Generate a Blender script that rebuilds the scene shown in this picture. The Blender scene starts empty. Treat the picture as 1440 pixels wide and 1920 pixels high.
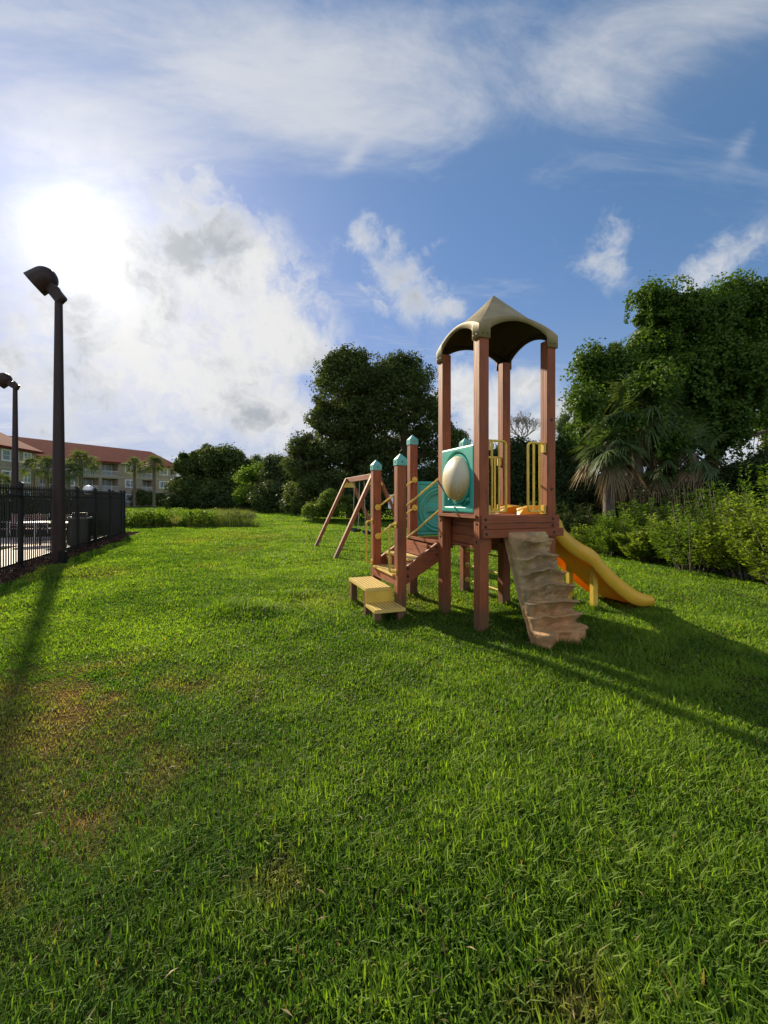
import bpy, bmesh, math, random
import numpy as np
from mathutils import Vector, Matrix
R = math.radians
rng = np.random.default_rng(7); random.seed(7)
S = bpy.context.scene
COL = S.collection

# ---------------------------------------------------------------- camera, world, sun, exposure
EYE = 1.5; FPX = 800.0; HOR = 936.0
cd = bpy.data.cameras.new('camera'); cam = bpy.data.objects.new('camera', cd); COL.objects.link(cam)
cam.location = (0, 0, EYE); cam.rotation_euler = (R(90), 0, 0)
cd.sensor_fit = 'VERTICAL'; cd.sensor_height = 24; cd.sensor_width = 18
cd.lens = 24 * FPX / 1920; cd.shift_y = -(960 - HOR) / 1920
cd.clip_start = 0.05; cd.clip_end = 3000
S.camera = cam
S.render.resolution_x = 768; S.render.resolution_y = 1024
S.render.engine = 'CYCLES'
S.view_settings.view_transform = 'Standard'; S.view_settings.look = 'None'
S.view_settings.exposure = 0.78; S.view_settings.gamma = 1.0
try:
    S.cycles.max_bounces = 8; S.cycles.transparent_max_bounces = 8
except Exception: pass

SUN_AZ = math.atan2(-570, 800)            # measured from +Y, negative = left
SUN_EL = math.atan2(480, math.hypot(800, 570))
sdir = Vector((math.sin(SUN_AZ) * math.cos(SUN_EL), math.cos(SUN_AZ) * math.cos(SUN_EL), math.sin(SUN_EL)))
sl = bpy.data.lights.new('sun', 'SUN'); so = bpy.data.objects.new('sun', sl); COL.objects.link(so)
sl.energy = 5.0; sl.angle = R(1.6); sl.color = (1.0, 0.87, 0.64)
so.rotation_euler = sdir.to_track_quat('Z', 'Y').to_euler()

class NT:
    def __init__(s, nt): s.nt = nt; s.n = nt.nodes; s.l = nt.links
    def put(s, sock, v):
        if v is None: return
        if isinstance(v, bpy.types.NodeSocket): s.l.new(v, sock)
        else:
            if sock.type == 'RGBA' and len(v) == 3: v = (*v, 1)
            sock.default_value = v
    def m(s, op, a, b=None, c=None, clamp=False):
        n = s.n.new('ShaderNodeMath'); n.operation = op; n.use_clamp = clamp
        for i, v in enumerate((a, b, c)): s.put(n.inputs[i], v)
        return n.outputs[0]
    def vm(s, op, a, b=None, out=0):
        n = s.n.new('ShaderNodeVectorMath'); n.operation = op
        s.put(n.inputs[0], a); s.put(n.inputs[1], b)
        return n.outputs[out]
    def mix(s, f, a, b, typ='MIX'):
        n = s.n.new('ShaderNodeMix'); n.data_type = 'RGBA'; n.blend_type = typ
        s.put(n.inputs[0], f); s.put(n.inputs[6], a); s.put(n.inputs[7], b)
        return n.outputs[2]
    def noise(s, vec, scale, detail=4, rough=0.55, dist=0.0, color=False):
        n = s.n.new('ShaderNodeTexNoise'); s.put(n.inputs['Vector'], vec)
        n.inputs['Scale'].default_value = scale; n.inputs['Detail'].default_value = detail
        n.inputs['Roughness'].default_value = rough; n.inputs['Distortion'].default_value = dist
        return n.outputs[1 if color else 0]
    def ss(s, v, lo, hi):
        n = s.n.new('ShaderNodeMapRange'); n.interpolation_type = 'SMOOTHSTEP'
        s.put(n.inputs[0], v); n.inputs[1].default_value = lo; n.inputs[2].default_value = hi
        return n.outputs[0]
    def mapping(s, vec, scale=(1, 1, 1), rot=(0, 0, 0), loc=(0, 0, 0)):
        n = s.n.new('ShaderNodeMapping'); s.put(n.inputs[0], vec)
        n.inputs[1].default_value = loc; n.inputs[2].default_value = rot; n.inputs[3].default_value = scale
        return n.outputs[0]

w = bpy.data.worlds.new('World'); S.world = w; w.use_nodes = True
g = NT(w.node_tree); g.n.clear()
tc = g.n.new('ShaderNodeTexCoord'); D = tc.outputs['Generated']
sky = g.n.new('ShaderNodeTexSky'); sky.sky_type = 'NISHITA'; sky.sun_disc = False
sky.sun_elevation = SUN_EL; sky.sun_rotation = SUN_AZ
sky.air_density = 1.0; sky.dust_density = 0.6; sky.ozone_density = 2.2
sep = g.n.new('ShaderNodeSeparateXYZ'); g.put(sep.inputs[0], D)
X, Y, Z = sep.outputs
AZ = g.m('ARCTAN2', X, Y); EL = g.m('ARCSINE', Z)
def azel(px, py):
    a = (px - 720) / FPX; b = (HOR - py) / FPX
    return math.atan(a), math.atan(b / math.hypot(1, a))
def blob(px, py, rx, ry, rot=0.0, amp=1.0):
    az, el = azel(px, py); ca, sa = math.cos(rot), math.sin(rot)
    kx = math.cos(az) ** 2 / FPX; ky = math.cos(el) * math.cos(el) * math.cos(az) / FPX
    dx = g.m('MULTIPLY', g.m('SUBTRACT', AZ, az), 1 / kx); dy = g.m('MULTIPLY', g.m('SUBTRACT', EL, el), 1 / ky)
    u = g.m('MULTIPLY', g.m('ADD', g.m('MULTIPLY', dx, ca), g.m('MULTIPLY', dy, sa)), 1 / rx)
    v = g.m('MULTIPLY', g.m('SUBTRACT', g.m('MULTIPLY', dy, ca), g.m('MULTIPLY', dx, sa)), 1 / ry)
    r2 = g.m('ADD', g.m('MULTIPLY', u, u), g.m('MULTIPLY', v, v))
    return g.m('MULTIPLY', g.m('EXPONENT', g.m('MULTIPLY', r2, -1.0)), amp)
def addall(l):
    o = l[0]
    for x in l[1:]: o = g.m('ADD', o, x)
    return o
# cumulus: blobs of cover broken up by noise in direction space
warp = g.vm('SUBTRACT', g.noise(D, 9, 4, .55, 0, True), (.5, .5, .5))
Dw = g.vm('ADD', D, g.vm('MULTIPLY', warp, (.10, .10, .10)))
cum = addall([blob(400, 480, 150, 130, -.75, .66), blob(520, 590, 90, 80, -.6, .52), blob(300, 640, 300, 130, 0, .52), blob(150, 420, 200, 170, 0, .50),
              blob(150, 740, 420, 130, 0, .50), blob(470, 760, 130, 90, 0, .50), blob(380, 330, 30, 40, 0, .30),
              blob(690, 445, 42, 40, -.5, .58), blob(750, 530, 95, 66, -.6, .58), blob(815, 460, 26, 16, .5, .30), blob(835, 578, 40, 22, 0, .34),
              blob(1120, 468, 72, 72, 0, .66), blob(1345, 505, 100, 62, .3, .52), blob(868, 730, 60, 75, 0, .6), blob(920, 780, 60, 60, 0, .5),
              blob(575, 665, 90, 40, -.3, .48), blob(985, 720, 50, 30, 0, .42), blob(985, 815, 130, 45, 0, .45),
              blob(1075, 785, 45, 35, 0, .5), blob(700, 800, 100, 60, 0, .35), blob(1420, 860, 120, 60, 0, .40)])
n1 = g.noise(Dw, 6.5, 12, .64, .1); n2 = g.noise(D, 3.2, 5, .5); n4 = g.noise(Dw, 15, 8, .6, .1)
nn_ = g.m('ADD', g.m('MULTIPLY', g.m('SUBTRACT', n1, .5), 2.1), g.m('MULTIPLY', g.m('SUBTRACT', n4, .5), 1.0))
cf = g.m('ADD', cum, nn_)
cd1 = g.m('MULTIPLY', g.m('POWER', g.ss(cf, .14, .88), .85), g.ss(cum, .02, .30))
# high thin streaks, laid on a plane overhead
inv = g.m('DIVIDE', 1.0, g.m('ADD', g.m('MAXIMUM', Z, 0.0), 0.16))
cx = g.n.new('ShaderNodeCombineXYZ'); g.put(cx.inputs[0], g.m('MULTIPLY', X, inv)); g.put(cx.inputs[1], g.m('MULTIPLY', Y, inv))
P2 = g.mapping(cx.outputs[0], (1.0, 2.3, 1), (0, 0, R(-35)))
n3 = g.m('ADD', g.m('MULTIPLY', g.noise(P2, 1.6, 12, .62, .6), .82), g.m('MULTIPLY', g.noise(g.mapping(P2, (1, 1.8, 1)), 4.0, 10, .62, .8), .18))
cir = addall([blob(330, 90, 420, 120, -.12, .62), blob(620, 170, 260, 110, -.25, .60), blob(1010, 170, 330, 85, -.22, .46), blob(850, 60, 300, 90, 0, .38),
              blob(1250, 60, 300, 110, 0, .34), blob(1395, 262, 45, 22, .9, .34), blob(662, 295, 40, 16, 1.0, .30),
              blob(60, 180, 260, 160, 0, .46), blob(250, 330, 320, 120, 0, .30), blob(200, 560, 420, 190, 0, .50), blob(150, 740, 420, 190, 0, .62)])
cd2 = g.m('MULTIPLY', g.ss(g.m('ADD', cir, g.m('MULTIPLY', g.m('SUBTRACT', n3, .5), 2.8)), .05, 1.18), .70)
haze_l = addall([blob(120, 560, 520, 420, 0, .32), blob(300, 880, 900, 160, 0, .45), blob(1150, 900, 600, 190, 0, .42), blob(1300, 60, 500, 160, 0, .10), blob(100, 60, 500, 200, 0, .16)])
back = g.ss(Y, .25, -.3)
cd3 = g.m('MULTIPLY', back, g.ss(n2, .44, .64))
cover = g.m('MAXIMUM', g.m('MAXIMUM', cd1, cd2), cd3)
dotp = g.vm('DOT_PRODUCT', D, tuple(sdir), 1)
ang = g.m('MULTIPLY', g.m('ARCCOSINE', g.m('MINIMUM', dotp, .99999)), g.m('ADD', .62, g.m('MULTIPLY', n1, .80)))     # the disc itself is smeared by the cloud before it
def gl(sig, amp): return g.m('MULTIPLY', g.m('EXPONENT', g.m('MULTIPLY', g.m('MULTIPLY', ang, ang), -1 / (2 * sig * sig))), amp)
glow = g.m('ADD', g.m('ADD', gl(R(1.7), 10.0), gl(R(4.4), 2.2)), gl(R(10), .7))
# cloud brightness: thin = bright, thick core = grey; brighter towards the sun
core = g.m('MULTIPLY', g.ss(g.m('ADD', g.noise(Dw, 5.2, 10, .62, .2), g.m('MULTIPLY', g.m('SUBTRACT', n4, .5), .35)), .42, .68), g.ss(cf, .25, 1.0))
cb = g.m('ADD', g.m('MULTIPLY', g.m('SUBTRACT', 1.0, g.m('MULTIPLY', core, .42)), 4.7), g.m('MULTIPLY', gl(R(20), 1.0), .2))
cb = g.m('MULTIPLY', cb, g.m('ADD', 1.0, g.m('MULTIPLY', g.ss(Y, .1, -.35), 1.1)))    # unseen cloud behind the camera, brightened to add fill light
cc = g.vm('SCALE', g.mix(core, (1.0, 1.0, 1.0), (.90, .97, 1.06)), None); g.put(cc.node.inputs[3], cb)
skyc = g.vm('MULTIPLY', sky.outputs[0], (.70, 1.08, 1.12))
skyc = g.vm('DIVIDE', skyc, g.vm('ADD', g.vm('MULTIPLY', skyc, (.26, .24, .10)), (1, 1, 1)))   # keep the glare round the sun within the exposure
skyc = g.mix(g.m('MINIMUM', haze_l, .8), skyc, (2.95, 3.35, 3.6))
mixc = g.mix(cover, skyc, cc)
gc = g.vm('SCALE', (1.0, .965, .90), None); g.put(gc.node.inputs[3], glow)
fin = g.vm('ADD', mixc, gc)
bg = g.n.new('ShaderNodeBackground'); g.put(bg.inputs[0], fin); bg.inputs[1].default_value = 0.098
wo = g.n.new('ShaderNodeOutputWorld'); g.l.new(bg.outputs[0], wo.inputs[0])

# ---------------------------------------------------------------- helpers
def W(px, py, Yd): return np.array([(px - 720) / FPX * Yd, Yd, EYE - (py - HOR) / FPX * Yd])
def tag(o, label=None, cat=None, group=None, kind=None):
    if label: o['label'] = label
    if cat: o['category'] = cat
    if group: o['group'] = group
    if kind: o['kind'] = kind
    return o
def empty(name, loc=(0, 0, 0), rz=0.0):
    o = bpy.data.objects.new(name, None); COL.objects.link(o); o.location = loc; o.rotation_euler = (0, 0, rz)
    o.empty_display_size = .2
    return o
def mesh_obj(name, verts, faces, mat, parent=None, smooth=False):
    me = bpy.data.meshes.new(name); me.from_pydata([tuple(map(float, v)) for v in verts], [], [tuple(map(int, f)) for f in faces]); me.update()
    if smooth: me.polygons.foreach_set('use_smooth', [True] * len(me.polygons))
    if mat: me.materials.append(mat)
    o = bpy.data.objects.new(name, me); COL.objects.link(o)
    if parent is not None:
        o.parent = parent
    return o
class MB:
    def __init__(s): s.v = []; s.f = []; s.xf = None
    def add(s, vs, fs):
        b = len(s.v); s.v += [tuple(v) for v in vs]; s.f += [tuple(i + b for i in f) for f in fs]; return s
    def box(s, x0, x1, y0, y1, z0, z1, bev=0.0):
        bm = bmesh.new()
        bmesh.ops.create_cube(bm, size=1)
        for v in bm.verts:
            v.co = Vector(((x0 + x1) / 2 + v.co.x * (x1 - x0), (y0 + y1) / 2 + v.co.y * (y1 - y0), (z0 + z1) / 2 + v.co.z * (z1 - z0)))
        if bev > 0: bmesh.ops.bevel(bm, geom=bm.edges[:], offset=bev, segments=2, affect='EDGES')
        return s.bm(bm)
    def bm(s, bm):
        bm.verts.index_update(); s.add([v.co[:] for v in bm.verts], [[v.index for v in f.verts] for f in bm.faces]); bm.free(); return s
    def obox(s, a, b, wdt, hgt, up=(0, 0, 1), bev=0.0, off=0.0):
        """bar with rectangular section from a to b"""
        a = Vector(a); b = Vector(b); d = (b - a); L = d.length; d.normalize()
        upv = Vector(up); sd = d.cross(upv).normalized(); u2 = sd.cross(d).normalized()
        bm = bmesh.new(); bmesh.ops.create_cube(bm, size=1)
        for v in bm.verts:
            v.co = Vector((v.co.x * L, v.co.y * wdt, v.co.z * hgt))
        if bev > 0: bmesh.ops.bevel(bm, geom=bm.edges[:], offset=bev, segments=1, affect='EDGES')
        for v in bm.verts:
            v.co = (a + b) / 2 + d * v.co.x + sd * v.co.y + u2 * (v.co.z + off)
        return s.bm(bm)
    def tube(s, pts, rad, n=8, cap=True):
        pts = [Vector(p) for p in pts]; k = len(pts)
        if not hasattr(rad, '__len__'): rad = [rad] * k
        b = len(s.v); ref = None
        for i, p in enumerate(pts):
            t = (pts[min(i + 1, k - 1)] - pts[max(i - 1, 0)]).normalized()
            if ref is None: ref = t.orthogonal().normalized()
            ref = (ref - t * ref.dot(t)).normalized(); bi = t.cross(ref)
            for j in range(n):
                a = 2 * math.pi * j / n
                s.v.append(tuple(p + (ref * math.cos(a) + bi * math.sin(a)) * rad[i]))
        for i in range(k - 1):
            for j in range(n):
                j2 = (j + 1) % n
                s.f.append((b + i * n + j, b + i * n + j2, b + (i + 1) * n + j2, b + (i + 1) * n + j))
        if cap:
            s.f.append(tuple(b + j for j in range(n))[::-1]); s.f.append(tuple(b + (k - 1) * n + j for j in range(n)))
        return s
    def lathe(s, prof, n=20, M=None):
        b = len(s.v)
        for r, z in prof:
            for j in range(n):
                a = 2 * math.pi * j / n; p = Vector((r * math.cos(a), r * math.sin(a), z))
                s.v.append(tuple(M @ p if M is not None else p))
        for i in range(len(prof) - 1):
            for j in range(n):
                j2 = (j + 1) % n; s.f.append((b + i * n + j, b + i * n + j2, b + (i + 1) * n + j2, b + (i + 1) * n + j))
        return s
    def build(s, name, mat, parent=None, smooth=False, solid=0.0, off=-1):
        o = mesh_obj(name, s.v, s.f, mat, parent, smooth)
        if solid:
            md = o.modifiers.new('solid', 'SOLIDIFY'); md.thickness = solid; md.offset = off
        if smooth:
            try: o.data.set_sharp_from_angle(angle=R(42))
            except Exception: pass
        return o
def arc(p0, p1, p2, n=5):
    p0, p1, p2 = map(Vector, (p0, p1, p2))
    return [(1 - t) ** 2 * p0 + 2 * t * (1 - t) * p1 + t * t * p2 for t in [i / n for i in range(n + 1)]]

# numpy value noise
_tab = rng.random((64, 64, 64)).astype(np.float32)
def vnoise(p, scale=1.0, oct=3):
    p = np.asarray(p, dtype=np.float64)
    if p.shape[1] == 2: p = np.c_[p, np.zeros(len(p))]
    out = np.zeros(len(p)); amp = 1.0; tot = 0
    for o in range(oct):
        q = p * scale * 2 ** o + 17.3 * o; i = np.floor(q).astype(int); f = q - i; f = f * f * (3 - 2 * f)
        r = np.zeros(len(p))
        for dx in (0, 1):
            for dy in (0, 1):
                for dz in (0, 1):
                    wgt = (f[:, 0] if dx else 1 - f[:, 0]) * (f[:, 1] if dy else 1 - f[:, 1]) * (f[:, 2] if dz else 1 - f[:, 2])
                    r += wgt * _tab[(i[:, 0] + dx) % 64, (i[:, 1] + dy) % 64, (i[:, 2] + dz) % 64]
        out += r * amp; tot += amp; amp *= .5
    return out / tot

def np_mesh(name, V, loops, starts, totals, mat, parent=None, attrs=None):
    me = bpy.data.meshes.new(name)
    me.vertices.add(len(V)); me.vertices.foreach_set('co', np.asarray(V, dtype=np.float32).ravel())
    me.loops.add(len(loops)); me.loops.foreach_set('vertex_index', np.asarray(loops, dtype=np.int32))
    me.polygons.add(len(starts)); me.polygons.foreach_set('loop_start', np.asarray(starts, dtype=np.int32))
    try: me.polygons.foreach_set('loop_total', np.asarray(totals, dtype=np.int32))
    except Exception: pass
    for k, a in (attrs or {}).items():
        at = me.attributes.new(k, 'FLOAT', 'POINT'); at.data.foreach_set('value', np.asarray(a, dtype=np.float32))
    me.update(calc_edges=True)
    me.materials.append(mat)
    o = bpy.data.objects.new(name, me); COL.objects.link(o)
    if parent is not None: o.parent = parent
    return o
def unit(a): return a / np.maximum(np.linalg.norm(a, axis=1, keepdims=True), 1e-9)
def leaf_mesh(name, C, N, length, width, mat, parent=None, tint=None, axis=None, fold=.25):
    """one small pointed leaf (four corners, creased) at each point of C, facing N"""
    n = len(C); N = unit(N)
    A = axis if axis is not None else rng.normal(size=(n, 3))
    A = unit(A - N * np.sum(A * N, axis=1, keepdims=True)); B = np.cross(N, A)
    l = (length * rng.uniform(.6, 1.3, n))[:, None]; wd = (width * rng.uniform(.6, 1.3, n))[:, None]
    V = np.empty((n, 4, 3))
    V[:, 0] = C - A * l * .5; V[:, 1] = C + B * wd * .5 + N * wd * fold; V[:, 2] = C + A * l * .5 - N * l * .12; V[:, 3] = C - B * wd * .5 + N * wd * fold
    t = rng.random(n) if tint is None else tint
    if parent is not None:
        V = V - np.array(parent.location)[None, None, :]
    return np_mesh(name, V.reshape(-1, 3), np.arange(4 * n), np.arange(n) * 4, np.full(n, 4), mat, parent, {'tint': np.repeat(t, 4)})
def blade_mesh(name, Pb, H, Wd, lean, ang, mat, parent=None, tint=None, dry=None):
    """grass blades: base pair, middle pair, tip"""
    n = len(Pb); dx = np.c_[np.cos(ang), np.sin(ang), np.zeros(n)]; sd = np.c_[-np.sin(ang), np.cos(ang), np.zeros(n)]
    V = np.empty((n, 5, 3)); up = np.array([0, 0, 1.0])
    H = H[:, None]; Wd = Wd[:, None]; lean = lean[:, None]
    V[:, 0] = Pb - sd * Wd * .5; V[:, 1] = Pb + sd * Wd * .5
    mid = Pb + up * H * .55 + dx * lean * H * .35
    V[:, 2] = mid + sd * Wd * .42; V[:, 3] = mid - sd * Wd * .42
    V[:, 4] = Pb + up * H * (1.0 - .25 * lean) + dx * lean * H
    base = np.arange(n)[:, None] * 5
    loops = (base + np.array([[0, 1, 2, 3, 3, 2, 4]])).ravel()
    st = np.empty((n, 2), int); st[:, 0] = np.arange(n) * 7; st[:, 1] = st[:, 0] + 4
    if parent is not None: V = V - np.array(parent.location)[None, None, :]
    at = {'tint': np.repeat(rng.random(n) if tint is None else tint, 5), 'dry': np.repeat(np.zeros(n) if dry is None else dry, 5)}
    return np_mesh(name, V.reshape(-1, 3), loops, st.ravel(), np.tile([4, 3], n), mat, parent, at)

# ---------------------------------------------------------------- materials
def base_mat(name):
    m = bpy.data.materials.new(name); m.use_nodes = True
    t = NT(m.node_tree); b = m.node_tree.nodes['Principled BSDF']; tcn = t.n.new('ShaderNodeTexCoord')
    return m, t, b, tcn.outputs['Object']
def plain(name, c, rough=.5, c2=None, scale=6, bump=0.0, bscale=60, metal=0.0, spec=.5, detail=4, stretch=None, lo=.35, hi=.65):
    m, t, b, O = base_mat(name)
    v = t.mapping(O, stretch) if stretch else O
    if c2 is not None:
        t.put(b.inputs['Base Color'], t.mix(t.ss(t.noise(v, scale, detail, .6), lo, hi), c, c2))
    else: b.inputs['Base Color'].default_value = (*c, 1)
    b.inputs['Roughness'].default_value = rough; b.inputs['Metallic'].default_value = metal
    b.inputs['Specular IOR Level'].default_value = spec
    if bump:
        bn = t.n.new('ShaderNodeBump'); bn.inputs['Strength'].default_value = bump; bn.inputs['Distance'].default_value = .01
        t.put(bn.inputs['Height'], t.noise(v, bscale, 4)); t.l.new(bn.outputs[0], b.inputs['Normal'])
    return m
def wood_paint(name, vertical):
    m, t, b, O = base_mat(name)
    sc = (26, 26, 1.1) if vertical == 2 else ((1.1, 26, 26) if vertical == 0 else (26, 1.1, 26))
    v = t.mapping(O, sc)
    n = t.noise(v, 1.0, 6, .65); n2 = t.noise(O, 2.2, 4); sp = t.noise(t.mapping(O, tuple(x * 2.2 for x in sc)), 1.0, 2, .5)
    c = t.mix(t.ss(t.m('ADD', n2, t.m('MULTIPLY', t.m('SUBTRACT', n, .5), .8)), .3, .7), (.31, .088, .029), (.215, .055, .019))
    c = t.mix(t.m('MULTIPLY', t.ss(n, .45, .75), .6), c, (.37, .130, .058))
    c = t.mix(t.m('MULTIPLY', t.ss(sp, .59, .67), .85), c, (.10, .04, .028))
    if vertical == 2:
        sp2 = t.n.new('ShaderNodeSeparateXYZ'); t.put(sp2.inputs[0], O)
        dirt = t.m('MULTIPLY', t.ss(t.m('ADD', sp2.outputs[2], t.m('MULTIPLY', n2, -.35)), .22, -.08), .7)
        c = t.mix(dirt, c, (.10, .075, .04))
    t.put(b.inputs['Base Color'], c); b.inputs['Roughness'].default_value = .62; b.inputs['Specular IOR Level'].default_value = .35
    bn = t.n.new('ShaderNodeBump'); bn.inputs['Strength'].default_value = .7; bn.inputs['Distance'].default_value = .006
    t.put(bn.inputs['Height'], t.m('SUBTRACT', n, sp)); t.l.new(bn.outputs[0], b.inputs['Normal'])
    return m
def leafmat(name, ca, cb, trans=.35, rough=.45, cdry=None, spec=.35, tcol=None):
    m = bpy.data.materials.new(name); m.use_nodes = True
    t = NT(m.node_tree); t.n.clear()
    at = t.n.new('ShaderNodeAttribute'); at.attribute_name = 'tint'
    c = t.mix(at.outputs['Fac'], ca, cb)
    if cdry is not None:
        ad = t.n.new('ShaderNodeAttribute'); ad.attribute_name = 'dry'
        c = t.mix(ad.outputs['Fac'], c, cdry)
    b = t.n.new('ShaderNodeBsdfPrincipled'); t.put(b.inputs['Base Color'], c); b.inputs['Roughness'].default_value = rough
    b.inputs['Specular IOR Level'].default_value = spec
    tr = t.n.new('ShaderNodeBsdfTranslucent'); t.put(tr.inputs[0], t.mix(1.0, c, tcol or (1.5, 1.5, .55), 'MULTIPLY'))
    mx = t.n.new('ShaderNodeMixShader'); mx.inputs[0].default_value = trans
    t.l.new(b.outputs[0], mx.inputs[1]); t.l.new(tr.outputs[0], mx.inputs[2])
    o = t.n.new('ShaderNodeOutputMaterial'); t.l.new(mx.outputs[0], o.inputs[0])
    return m
MT = {}
MT['post'] = wood_paint('red_brown_post', 2); MT['wx'] = wood_paint('red_brown_board_x', 0); MT['wy'] = wood_paint('red_brown_board_y', 1)
MT['yellow'] = plain('yellow_plastic', (.72, .50, .07), .42, (.60, .39, .055), 5, .05, 90)
MT['ymetal'] = plain('yellow_powder_coat', (.75, .53, .07), .35, (.62, .42, .06), 9)
MT['teal'] = plain('teal_plastic', (.035, .40, .31), .4, (.05, .34, .27), 4, .04, 120)
MT['capteal'] = plain('faded_teal_plastic', (.09, .38, .34), .45, (.13, .42, .38), 8)
MT['tan'] = plain('tan_plastic', (.36, .280, .135), .55, (.28, .215, .10), 3.5, .06, 110, stretch=(1, 1, 1))
MT['black'] = plain('black_metal', (.009, .009, .010), .45, (.014, .013, .013), 8, spec=.25)
MT['bronze'] = plain('dark_bronze_metal', (.028, .014, .012), .5, (.040, .020, .016), 5, spec=.3, stretch=(1, 1, .2))
MT['white'] = plain('white_paint', (.75, .75, .74), .4, (.66, .66, .65), 6)
MT['hole'] = plain('dark_bolt', (.015, .014, .013), .6)

def dome_mat():
    m, t, b, O = base_mat('scratched_cloudy_plastic')
    sp = t.n.new('ShaderNodeSeparateXYZ'); t.put(sp.inputs[0], O)
    n = t.noise(O, 7, 5, .6); n2 = t.noise(t.mapping(O, (60, 8, 8)), 1, 4, .6)
    low = t.ss(t.m('ADD', sp.outputs[2], t.m('MULTIPLY', n, .25)), 1.95, 1.62)
    c = t.mix(low, (.62, .54, .37), (.55, .33, .09)); c = t.mix(t.m('MULTIPLY', t.ss(n2, .5, .7), .35), c, (.7, .66, .55))
    t.put(b.inputs['Base Color'], c); b.inputs['Roughness'].default_value = .42
    return m
MT['dome'] = dome_mat()
def slide_mat():
    m = bpy.data.materials.new('yellow_slide_plastic'); m.use_nodes = True; t = NT(m.node_tree); b = t.n['Principled BSDF']
    tcn = t.n.new('ShaderNodeTexCoord'); O = tcn.outputs['Object']
    n = t.noise(O, 3, 5, .6); sc = t.noise(t.mapping(O, (2, 70, 2)), 1, 3)
    c = t.mix(t.ss(n, .3, .7), (.85, .62, .06), (.72, .49, .045)); c = t.mix(t.m('MULTIPLY', t.ss(sc, .62, .75), .4), c, (.35, .24, .05))
    t.put(b.inputs['Base Color'], c); b.inputs['Roughness'].default_value = .38
    tr = t.n.new('ShaderNodeBsdfTranslucent'); tr.inputs[0].default_value = (1.0, .38, .02, 1)
    mx = t.n.new('ShaderNodeMixShader'); mx.inputs[0].default_value = .32
    t.l.new(b.outputs[0], mx.inputs[1]); t.l.new(tr.outputs[0], mx.inputs[2])
    t.l.new(mx.outputs[0], t.n['Material Output'].inputs[0]); return m
MT['slide'] = slide_mat()
def rock_mat():
    m, t, b, O = base_mat('moulded_rock')
    n = t.noise(O, 4.5, 7, .62, .4); n2 = t.noise(O, 2.0, 4); n3 = t.noise(O, 22, 5, .65)
    c = t.mix(t.ss(n, .32, .62), (.42, .285, .125), (.22, .150, .070)); c = t.mix(t.m('MULTIPLY', t.ss(n2, .45, .68), .7), c, (.44, .21, .075))
    sp = t.n.new('ShaderNodeSeparateXYZ'); t.put(sp.inputs[0], O)
    c = t.mix(t.m('MULTIPLY', t.ss(t.m('ADD', sp.outputs[2], t.m('MULTIPLY', n, .3)), .55, .05), .65), c, (.42, .18, .06))
    c = t.mix(t.m('MULTIPLY', t.ss(n3, .55, .7), .35), c, (.12, .09, .06))
    t.put(b.inputs['Base Color'], c); b.inputs['Roughness'].default_value = .62
    bn = t.n.new('ShaderNodeBump'); bn.inputs['Strength'].default_value = .6; bn.inputs['Distance'].default_value = .02
    t.put(bn.inputs['Height'], t.m('ADD', t.noise(O, 14, 7, .6), t.m('MULTIPLY', n3, .3))); t.l.new(bn.outputs[0], b.inputs['Normal'])
    return m
MT['rock'] = rock_mat()
def tread_mat():
    m, t, b, O = base_mat('yellow_perforated_tread')
    sp = t.n.new('ShaderNodeSeparateXYZ'); t.put(sp.inputs[0], O)
    fx = t.m('SUBTRACT', t.m('FRACT', t.m('MULTIPLY', sp.outputs[0], 21)), .5); fy = t.m('SUBTRACT', t.m('FRACT', t.m('MULTIPLY', sp.outputs[1], 21)), .5)
    r = t.m('ADD', t.m('MULTIPLY', fx, fx), t.m('MULTIPLY', fy, fy))
    ge = t.n.new('ShaderNodeNewGeometry'); sn = t.n.new('ShaderNodeSeparateXYZ'); t.put(sn.inputs[0], ge.outputs['Normal'])
    f = t.m('MULTIPLY', t.ss(r, .12, .08), t.m('GREATER_THAN', sn.outputs[2], .9))
    n = t.noise(O, 5, 4); c = t.mix(t.ss(n, .3, .7), (.72, .51, .12), (.60, .42, .11))
    t.put(b.inputs['Base Color'], t.mix(f, c, (.09, .07, .03))); b.inputs['Roughness'].default_value = .5
    return m
MT['tread'] = tread_mat()

MT['grass'] = leafmat('lawn_grass_blade', (.072, .148, .014), (.186, .285, .028), .50, .6, (.25, .185, .075), .22, (1.5, 1.55, .5))
MT['oak'] = leafmat('oak_leaf', (.040, .062, .020), (.115, .152, .045), .28, .65, None, .12)
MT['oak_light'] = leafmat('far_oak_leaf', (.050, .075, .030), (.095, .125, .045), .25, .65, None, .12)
MT['bright'] = leafmat('bright_leaf', (.075, .135, .016), (.140, .220, .030), .42, .65, None, .15)
MT['vine'] = leafmat('vine_leaf', (.040, .085, .014), (.115, .190, .026), .3, .55, None, .15)
MT['shrub'] = leafmat('shrub_leaf', (.090, .150, .020), (.230, .300, .045), .42, .5, None, .25)
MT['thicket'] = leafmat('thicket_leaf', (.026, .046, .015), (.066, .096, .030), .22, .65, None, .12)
MT['palm'] = leafmat('palm_leaflet', (.048, .088, .026), (.125, .170, .060), .30, .5, None, .3)
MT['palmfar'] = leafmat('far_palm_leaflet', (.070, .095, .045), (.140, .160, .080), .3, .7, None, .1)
MT['dead'] = leafmat('dead_palm_leaflet', (.15, .105, .055), (.32, .24, .135), .25, .6, None, .2, (1.2, 1.1, .8))
MT['needle'] = leafmat('pine_needle', (.055, .095, .035), (.120, .165, .065), .3, .5, None, .2)
MT['reed'] = leafmat('reed_blade', (.075, .125, .022), (.170, .215, .050), .35, .65, (.24, .18, .09), .15)
MT['bark'] = plain('bark', (.10, .075, .055), .9, (.19, .15, .115), 9, .6, 25, stretch=(1, 1, .25))
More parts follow.
